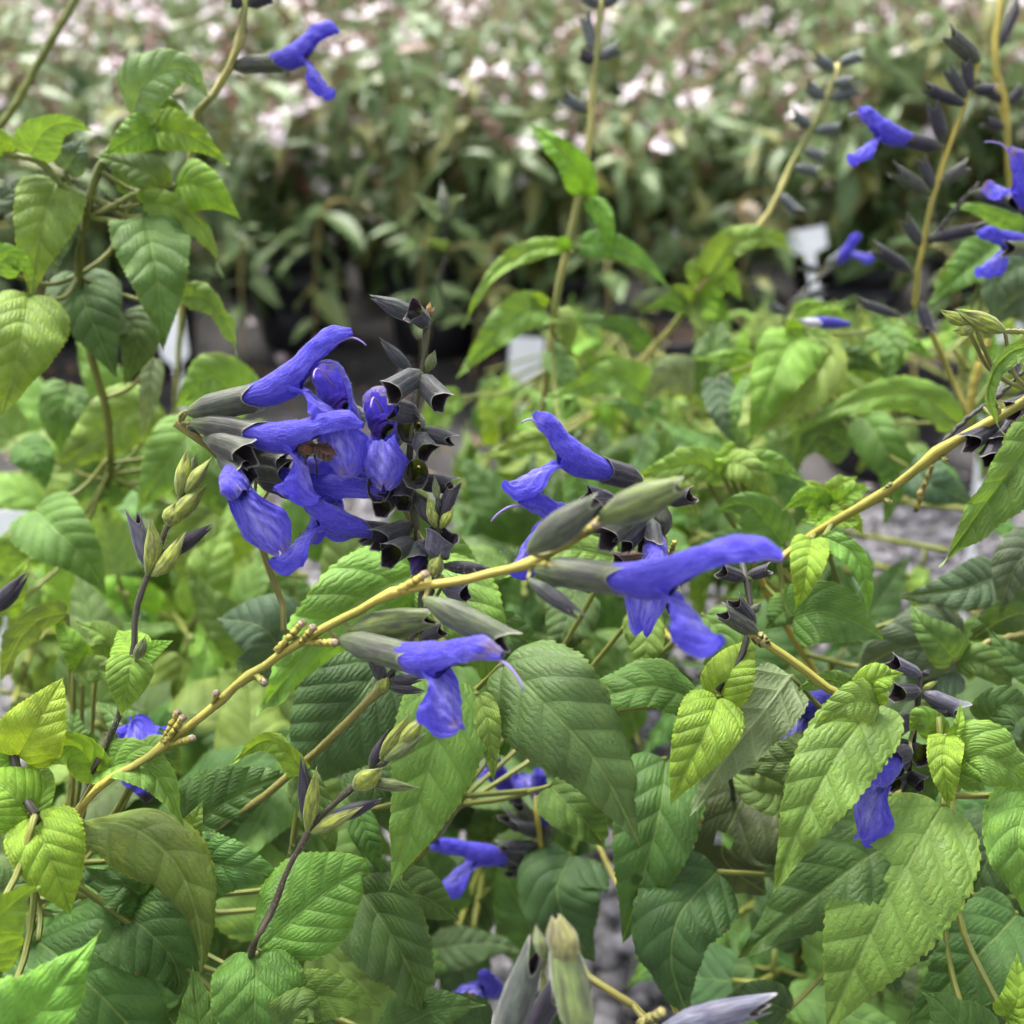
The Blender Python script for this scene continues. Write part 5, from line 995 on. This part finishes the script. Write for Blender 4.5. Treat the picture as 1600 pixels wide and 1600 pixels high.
for pts, wr, c_ in (([(1130, 745, 33), (1080, 725, 32.4), (980, 748, 33)], .36, 'L'), ([(1225, 850, 32), (1170, 790, 31.4), (1110, 800, 32)], .6, 'M'), ([(1130, 720, 33), (1165, 730, 32), (1190, 765, 32), (1205, 800, 32.5)], .42, 'L'), ([(1150, 735, 33.4), (1200, 720, 33), (1262, 755, 33.2)], .36, 'L'), ([(1150, 700, 33), (1125, 715, 32.6), (1100, 700, 32.8)], .5, 'Y'), ([(1075, 700, 33), (1070, 760, 32.4), (1095, 815, 32.8)], .45, 'L'), ([(1180, 890, 33), (1140, 860, 32.6), (1060, 870, 33)], .6, 'G'), ([(1240, 840, 34), (1200, 870, 33.5), (1180, 930, 34)], .7, 'G')):
    Yp.leaf(pts, wr, c_, lod='m', fold=.3)

# ------------------------------------------------------------------ G: leafy shoot on the left
G = Plant("tall leafy salvia shoot with large drooping bright green leaves", root('c', .0, -.03))
G.stem([(172, 720, 38), (165, 640, 36.5), (140, 540, 35), (122, 430, 34), (135, 340, 33.4), (155, 260, 33), (200, 195, 32.6)], (1.7, 1.15), (0.15, 0.165, 0.03, 1), nodes=(4,), root=True, seg=12)
G.stem([(135, 338, 33.4), (110, 305, 33), (65, 255, 32.6), (10, 240, 32.4), (-30, 225, 32.4)], (1.1, .9), 'g', name="side_stem"); G.stem([(140, 338, 33.4), (170, 325, 33.2), (215, 302, 33), (275, 290, 32.8)], (1.0, .8), 'g', name="petiole"); G.stem([(140, 340, 33.4), (175, 345, 33.2), (205, 350, 33)], (1.0, .8), 'g', name="petiole")
for pts, wr, c_, kw in (([(207, 180, 32.6), (225, 130, 31.6), (285, 108, 31.6), (330, 158, 32)], .56, (0.15, 0.245, 0.07, .4), dict(roll=-30, fold=.35)), ([(46, 242, 32.4), (70, 205, 31.6), (105, 192, 31.6), (150, 206, 32)], .55, 'L', dict(roll=15)), ([(102, 266, 33), (118, 240, 32.6), (132, 214, 33)], .75, 'B', {}),
        ([(242, 200, 32.4), (215, 210, 31.8), (158, 243, 32)], .62, 'L', {}), ([(246, 205, 32.4), (280, 205, 31.8), (320, 225, 31.8), (358, 258, 32)], .52, (0.18, 0.31, 0.03, .6), {}), ([(248, 300, 33), (230, 270, 32.4), (142, 240, 32.6)], .5, 'M', {}), ([(276, 290, 32.8), (300, 288, 32.2), (335, 305, 32.2), (376, 342, 32.6)], .74, (0.17, 0.31, 0.03, .5), {}),
        ([(88, 282, 33), (70, 340, 32), (55, 400, 32), (48, 472, 32.4)], .52, 'L', dict(fold=.3)), ([(225, 338, 33), (240, 400, 32), (250, 470, 32), (256, 548, 32.6)], .56, (0.10, 0.195, 0.04, .4), dict(fold=.25)), ([(220, 318, 33), (270, 325, 32.6), (315, 360, 32.6), (350, 434, 33)], .30, 'L', dict(roll=30)), ([(282, 462, 34), (320, 466, 33.6), (350, 500, 33.6), (372, 558, 34)], .34, 'L', dict(roll=20)),
        ([(45, 462, 31), (35, 520, 30), (20, 585, 30), (0, 655, 30.4)], .68, 'L', dict(fold=.15)), ([(118, 425, 34.6), (135, 480, 33.6), (160, 540, 33.6), (184, 595, 34)], .62, 'G', {}), ([(190, 490, 35), (215, 530, 34.6), (194, 605, 35)], .6, 'G', {}), ([(-20, 300, 33), (5, 310, 32.6), (35, 275, 33)], .7, 'B', {}), ([(10, 240, 32.4), (-5, 215, 32), (-40, 200, 32)], .6, 'Y', {}),
        ([(225, 180, 32.6), (262, 165, 32.2), (300, 190, 32.4)], .5, 'M', dict(roll=-20)), ([(120, 330, 34), (100, 350, 33.6), (85, 430, 34)], .45, 'B', {}), ([(210, 300, 34), (190, 260, 33.6), (170, 240, 34)], .6, 'M', {}), ([(-10, 420, 31.5), (20, 400, 31), (60, 440, 31.6)], .6, 'L', {}), ([(240, 560, 36), (232, 620, 35.6), (220, 690, 36)], .3, 'P', {})):
    G.leaf(pts, wr, c_, lod='m' if wr < .5 else 'h', **kw)
for pts, wr, c_ in (([(390, 640, 40), (330, 590, 39), (275, 640, 40)], .62, 'L'), ([(310, 665, 38), (280, 700, 37), (245, 750, 37), (212, 802, 37.6)], .60, 'L'), ([(245, 628, 40), (190, 650, 39), (130, 700, 39), (85, 745, 40)], .50, 'L'), ([(55, 796, 36), (90, 830, 35), (130, 870, 35), (168, 932, 35.6)], .62, (0.11, 0.23, 0.035, .3)), ([(110, 600, 40), (95, 650, 39.4), (100, 720, 40)], .6, 'M'), ([(200, 770, 42), (150, 740, 41), (95, 800, 42)], .6, 'M'), ([(30, 690, 40), (60, 720, 39.6), (70, 770, 40)], .7, 'M'), ([(0, 900, 38), (20, 850, 37.4), (50, 800, 38)], .6, 'L'), ([(5, 960, 37), (25, 910, 36.6), (45, 870, 37)], .5, 'Y'), ([(330, 800, 40), (280, 850, 39.6), (290, 910, 40)], .6, 'L'), ([(150, 690, 40), (135, 640, 39.6), (90, 610, 40)], .5, 'G'), ([(360, 690, 41), (320, 740, 40), (330, 830, 41)], .5, 'M')):
    G.leaf(pts, wr, c_, lod='m')
G.calyx((-15, 960, 27), (36, 905, 26.8), 2.4, 'k', (-.5, .7, .3), closed=.85)
TL = Plant("yellow salvia stalk with a single right-facing blue flower above the leafy shoot", root('c', .06, .02))
TL.stem([(300, 230, 36), (322, 165, 34.5), (350, 125, 34), (376, 60, 33.6), (383, 10, 33.4), (386, -40, 33.2)], (1.6, 1.2), 'w', nodes=(2, 3), root=True)
TL.flower((358, 103, 34), (438, 98, 33.7), 2.9, up=(-.2, .95, .15), ccol='f', tube=16, hood=15, rise=42, droop=-28, lip=14.5, lipang=-52, start=.55, th0=6)
TL.calyx((386, 8, 33.4), (420, -8, 33.2), 2.4, 'k', (0, .9, .3)); TL.calyx((380, 5, 33.4), (362, 0, 33.2), 2.2, 'k', (0, .9, .3))
TL.stem([(-30, 230, 42), (20, 170, 42), (70, 80, 42), (130, -20, 42)], (1.6, 1.4), 'g', name="side_stem")

# ------------------------------------------------------------------ H, I, J, K: taller shoots in the middle and on the right
H = Plant("tall slender pale yellow shoot with narrow drooping leaves", root('f', .02, .0))
H.stem([(846, 690, 52), (850, 620, 49), (860, 540, 46), (872, 450, 44), (888, 385, 43), (905, 305, 42), (920, 220, 41.5), (930, 100, 41), (942, -30, 40.6)], (2.2, 1.4), 'w', nodes=(4, 5), root=True, seg=10)
for pts, wr, c_, kw in (([(917, 308, 42), (900, 260, 41), (862, 222, 41), (820, 190, 41.5)], .36, (0.15, 0.30, 0.03, .2), dict(roll=-20, fold=.4)), ([(920, 312, 42), (938, 330, 41.5), (950, 365, 41.5), (948, 412, 42)], .36, (0.15, 0.30, 0.03, .2), {}), ([(882, 385, 43), (830, 392, 42), (770, 430, 42), (722, 512, 42.6)], .18, 'L', dict(roll=20)), ([(905, 382, 43), (950, 382, 42), (1000, 405, 42), (1048, 452, 42.5)], .28, (0.13, 0.26, 0.05, .2), {}),
        ([(852, 482, 45), (810, 490, 44), (765, 530, 44), (712, 592, 44.5)], .36, 'L', {}), ([(868, 490, 45), (885, 505, 44.5), (890, 560, 45)], .5, 'L', {}), ([(852, 480, 45), (835, 465, 44.5), (825, 490, 44.5)], .5, 'Y', {}), ([(885, 392, 43), (880, 375, 42.4), (868, 385, 42.6)], .6, 'Y', {}), ([(858, 545, 46), (890, 600, 45), (880, 650, 45.5)], .4, 'M', {}),
        ([(1010, 615, 44), (960, 590, 43), (850, 625, 43.5)], .38, 'L', {}), ([(1000, 600, 46), (940, 570, 45), (900, 580, 45.5)], .5, 'M', {}), ([(1085, 590, 48), (1040, 590, 47), (1000, 640, 47)], .6, 'P', {}), ([(720, 620, 47), (680, 640, 46), (650, 700, 46.5)], .4, 'L', {}), ([(880, 690, 40), (830, 690, 39.4), (740, 720, 40)], .3, 'L', {}), ([(1010, 545, 50), (970, 510, 49), (890, 500, 49.5)], .28, 'G', {})):
    H.leaf(pts, wr, c_, lod='m', **kw)
for a, b, c_ in (((930, 90, 41), (915, 30, 40.8), 'm'), ((934, 92, 41), (965, 75, 40.8), 'm'), ((918, 175, 41.4), (882, 152, 41), 'm'), ((940, 10, 40.8), (912, -6, 40.5), 'm'), ((944, 10, 40.8), (965, -10, 40.5), 'm'), ((930, 96, 41), (908, 85, 40.8), 'd')): H.calyx(a, b, 2.4, c_, (0, .9, .3))
H.bud((698, 345, 52), (690, 290, 52), 3.0, 'g'); H.stem([(700, 480, 54), (698, 400, 53), (695, 330, 52)], (1.0, .8), 'k', name="side_stem", root=True)
H.leaf([(695, 338, 52), (670, 320, 52), (640, 300, 52)], .4, 'P', lod='l'); H.leaf([(696, 338, 52), (705, 315, 52), (730, 305, 52)], .4, 'P', lod='l'); H.leaf([(700, 382, 52), (680, 378, 52), (660, 370, 52)], .4, 'L', lod='l')
I = Plant("slanting pale stalk with grey calyces above a tuft of lime leaves", root('e', -.06, .02))
I.stem([(975, 610, 56), (1010, 555, 53), (1060, 500, 50), (1082, 462, 48), (1112, 425, 47), (1190, 350, 46), (1240, 250, 45.6), (1280, 180, 45.3), (1310, 100, 45)], (2.4, 1.3), 'w', nodes=(2, 3), root=True)
for pts, wr, c_ in (([(1105, 432, 47), (1140, 385, 46), (1195, 372, 46), (1260, 402, 46.5)], .30, 'L'), ([(1085, 470, 48), (1060, 450, 47.4), (1045, 455, 47.6)], .6, 'L'), ([(1090, 460, 48), (1130, 430, 47), (1160, 470, 47.4)], .6, 'L'), ([(1090, 470, 48), (1120, 490, 47), (1150, 500, 47.2)], .5, 'Y'), ([(1082, 470, 48), (1095, 510, 47.4), (1080, 540, 47.6)], .5, 'L'), ([(1072, 480, 48), (1040, 470, 47.4), (1000, 490, 47.6)], .4, 'M'), ([(1095, 475, 48), (1118, 470, 47.2), (1142, 492, 47.4)], .4, 'Y'), ([(1100, 440, 47.6), (1080, 420, 47), (1100, 400, 47.2)], .5, 'L')):
    I.leaf(pts, wr, c_, lod='m', fold=.3)
for a, b in (((1305, 110, 45), (1275, 90, 44.8)), ((1308, 100, 45), (1345, 88, 44.8)), ((1290, 155, 45.2), (1262, 135, 45)), ((1294, 155, 45.2), (1340, 140, 45)), ((1270, 200, 45.4), (1240, 180, 45.2)), ((1270, 205, 45.4), (1310, 200, 45.2)), ((1255, 235, 45.5), (1288, 245, 45.3)), ((1240, 260, 45.6), (1278, 268, 45.4)), ((1215, 300, 45.8), (1245, 330, 45.6)), ((1300, 130, 45), (1330, 128, 44.8))): I.calyx(a, b, 2.5, 'm', (0, .9, .3))
I.stem([(1225, 500, 58), (1270, 440, 57), (1310, 410, 56.5)], (1.4, 1.0), 'k', name="side_stem", root=True); I.flower((1300, 420, 56.6), (1318, 395, 56.4), 2.6, up=(-.4, .7, .5), ccol='s', tube=9, hood=11, lip=13, start=.3, rise=20, droop=-20, dirv=(.6, .5, .3))
for a, b in (((1280, 425, 57), (1255, 415, 56.8)), ((1245, 470, 57.4), (1285, 455, 57)), ((1230, 490, 57.8), (1205, 480, 57.4)), ((1290, 415, 57), (1310, 400, 56.8))): I.calyx(a, b, 2.4, 'm', (0, .9, .3))
J = Plant("upright yellow stalk with dark calyces and a left-facing blue flower", root('e', .02, -.01))
J.stem([(1512, 660, 40), (1490, 600, 39), (1458, 525, 38), (1430, 470, 37.4), (1440, 390, 37), (1455, 320, 36.6), (1478, 245, 36.3), (1508, 160, 36), (1530, 95, 35.8)], (1.6, .9), 'y', nodes=(2, 3, 5, 6), root=True)
J.stem([(1512, 660, 40), (1525, 590, 39.5), (1545, 530, 39.2)], (1.7, 1.5), 'y', name="side_stem"); J.stem([(1515, 580, 40), (1490, 545, 40)], (1.1, 1.0), 'g', name="side_stem")
J.flower((1474, 232, 36.3), (1414, 217, 36), 2.7, up=(.3, .9, .1), ccol='k', tube=17, hood=11, rise=24, droop=34, lip=13, lipang=-44, start=.55, th0=0, style=6, lipw=.8)
for a, b, c_, r_ in (((1532, 98, 35.8), (1484, 55, 35.6), 'f', 3.0), ((1516, 150, 36), (1510, 98, 35.8), 'k', 2.1), ((1512, 155, 36), (1482, 110, 35.8), 's', 2.2), ((1510, 165, 36), (1448, 138, 35.8), 'd', 2.1), ((1475, 225, 36.3), (1458, 165, 36), 'k', 2.4), ((1455, 305, 36.6), (1400, 268, 36.4), 'f', 2.6), ((1460, 300, 36.6), (1440, 250, 36.4), 's', 2.0), ((1468, 290, 36.6), (1508, 260, 36.4), 'f', 2.4), ((1440, 385, 37), (1415, 345, 36.8), 's', 2.2), ((1425, 425, 37.2), (1370, 390, 37), 'k', 2.4), ((1436, 470, 37.4), (1452, 515, 37.2), 'k', 2.4), ((1520, 140, 36), (1555, 140, 35.8), 'k', 2), ((1408, 495, 38), (1350, 475, 37.6), 's', 1.8), ((1445, 375, 37), (1525, 358, 36.6), 'k', 2.4)):
    J.calyx(a, b, r_, c_, (0, .9, .35), closed=.15)
J.stem([(1452, 380, 37), (1490, 330, 36.6), (1530, 285, 36.2)], (.9, .7), 'k', name="side_stem"); J.calyx((1518, 300, 36), (1590, 315, 34.6), 3.0, 'd', (0, .9, .3), flare=1.2)
J.flower((1640, 370, 34), (1606, 322, 33.6), 2.8, up=(.8, .5, .4), ccol='d', tube=18, hood=13, rise=10, droop=10, lip=9, lipang=-30, start=.2, style=9, wither=1.0, dirv=(-.55, .8, .2), plump=1.0)
J.flower((1640, 395, 35), (1600, 385, 34.8), 2.8, up=(.1, .9, .3), ccol='o', tube=14, hood=13, rise=0, droop=0, lip=12, lipang=-45, start=.2); J.calyx((1625, 385, 34), (1575, 388, 33.8), 2.2, 'o', (0, .9, .3), flare=1.2)
for pts, wr, c_ in (([(1560, 380, 42), (1500, 430, 41), (1445, 480, 41.4)], .5, 'M'), ([(1620, 400, 40), (1560, 440, 39), (1555, 520, 39.4)], .5, 'B'), ([(1540, 400, 42), (1480, 430, 41.4), (1460, 470, 41.6)], .5, 'L'), ([(1600, 360, 41), (1540, 330, 40.4), (1480, 320, 40.8)], .3, 'L'), ([(1660, 300, 42), (1600, 320, 41), (1560, 380, 41.5)], .5, 'L'), ([(1640, 470, 42), (1600, 460, 41), (1530, 520, 41)], .6, 'B')): J.leaf(pts, wr, c_, lod='m')
J.bud((1330, 507, 40), (1256, 502, 39.6), 2.0, (0.05, 0.04, 0.40, 0), closed=.85); J.bud((1285, 506, 39.6), (1255, 503, 39.5), 1.6, (0.6, 0.6, 0.62, 0), closed=.6)
K = Plant("pale yellow stalk at the margin behind the dark-calyxed stalk", root('e', .09, .05))
K.stem([(1590, 420, 48), (1580, 330, 47), (1575, 230, 46), (1570, 160, 45.6), (1552, 90, 45.2), (1562, 20, 45), (1570, -40, 45)], (2.0, 1.4), 'y', nodes=(3, 4), root=True)
for a, b in (((1570, 160, 45.6), (1530, 135, 45.4)), ((1574, 165, 45.6), (1595, 140, 45.4)), ((1556, 85, 45.2), (1590, 10, 45)), ((1570, 200, 45.8), (1540, 190, 45.6))): K.calyx(a, b, 2.4, 'k', (0, .9, .3))
# ------------------------------------------------------------------ mid leaves right
X = Plant("salvia with long arching leaves in front of the forked yellow stem", root('e', -.12, -.06))
X.stem([(1260, 700, 50), (1262, 600, 45), (1258, 530, 43), (1256, 505, 42.6)], (1.6, 1.0), 'g', root=True)
for pts, wr, c_, kw in (([(1250, 520, 42), (1222, 560, 40.6), (1195, 625, 40.4), (1168, 695, 41)], .50, (0.15, 0.28, 0.035, .5), dict(fold=.35)), ([(1262, 525, 42), (1280, 580, 41), (1230, 640, 40.8), (1170, 680, 41.2)], .45, 'L', {}), ([(1255, 512, 42), (1230, 515, 41.5), (1240, 545, 41.5)], .6, 'Y', {}), ([(1262, 515, 42), (1285, 540, 41.4), (1270, 590, 41.5)], .4, 'L', {}),
        ([(1500, 662, 42), (1430, 615, 40.6), (1330, 630, 40.4), (1215, 692, 41.5)], .21, (0.15, 0.27, 0.035, .4), dict(roll=10)), ([(1290, 560, 44), (1340, 560, 43), (1385, 590, 43)], .5, 'G', {}), ([(1370, 515, 42), (1395, 540, 41), (1390, 580, 41), (1378, 615, 41.4)], .45, 'M', {}), ([(1405, 530, 42), (1430, 540, 41.4), (1462, 565, 41.6)], .35, 'L', {}),
        ([(1350, 650, 42), (1375, 690, 41), (1400, 740, 41), (1380, 830, 41.5)], .40, 'M', {}), ([(1330, 700, 44), (1280, 680, 43), (1240, 740, 43.5)], .6, 'G', {}), ([(1180, 570, 44), (1150, 560, 43), (1080, 560, 43.5)], .36, 'L', {}), ([(1165, 590, 41), (1150, 640, 40), (1148, 710, 40.4)], .25, 'M', dict(roll=50)), ([(1240, 490, 44), (1270, 480, 43.5), (1310, 490, 43.8)], .4, 'Y', {}), ([(1260, 505, 42.6), (1300, 490, 42), (1330, 500, 42.4)], .4, 'Y', {}), ([(1120, 590, 42), (1130, 650, 41.4), (1150, 700, 41.6)], .5, 'B', {}), ([(1420, 730, 40), (1460, 760, 39), (1530, 790, 39.5)], .55, 'B', {})):
    X.leaf(pts, wr, c_, lod='m', **kw)

# ------------------------------------------------------------------ white plant labels stuck in the pots
def tag_label(c, w, h, label, tilt=0.0, yaw=0.0):
    """white plastic label, its point in the soil"""
    p = Pt(c); o = bpy.data.objects.new("plant_label", None)
    t = 0.0006; q = max(h, p[2] / math.cos(R(tilt)) - .003); pts = [(-w / 2, h / 2), (w / 2, h / 2), (w / 2, -h / 2), (w * .14, -h * .7), (.002, -q), (-.002, -q), (-w * .14, -h * .7), (-w / 2, -h / 2)]
    V = [(x, -t, z) for x, z in pts] + [(x, t, z) for x, z in pts]; n = 8
    me = bpy.data.meshes.new("plant_label"); me.from_pydata(V, [], [list(range(n)), list(range(2 * n - 1, n - 1, -1))] + [[i, i + n, (i + 1) % n + n, (i + 1) % n] for i in range(n)]); me.update()
    ob = link("plant_label", me, M_WHITE, None, p); ob.rotation_euler = (R(tilt), R(yaw), R(yaw * .6)); tag(ob, label, "label")
tag_label((822, 556, 130), .044, .048, "white plastic label behind the slender pale shoot", -20, 6)
tag_label((1262, 374, 172), .062, .036, "wide grey-white label on the dark pots beside the slanting stalk", -25, -14)
tag_label((12, 832, 46), .020, .020, "white plastic label among the leaves beside the veined mid-left leaf", -25, 10)
tag_label((268, 516, 120), .034, .060, "white plastic label beside the drooping leaf shoot and black pot", -20, -8)
tag_label((1556, 545, 110), .055, .060, "white plastic label behind the curled narrow leaf", -25, 8)
# fallen petals on the ground
rg = np.random.default_rng(77)
for (px, py) in ((395, 508), (440, 552), (415, 500), (470, 500), (505, 520), (545, 525), (450, 520), (20, 640), (15, 720), (640, 540)):
    ray = Pt((px, py, 100)) - CP; k = (0.012 - CAM_H) / ray[2]; p = CP + ray * k
    ob = link("fallen_petal", ME_PET, M_PETAL if rg.random() < .6 else M_MAUVE, None, p); s_ = rg.uniform(.018, .03); ob.scale = (s_, s_, s_); ob.rotation_euler = (rg.uniform(-.4, .4), rg.uniform(-.4, .4), rg.uniform(0, 6.28))
    tag(ob, "pale fallen flower lying on the gravel before the front pots", "flower", "fallen flowers on the gravel")

for pl in ALL: pl.join()
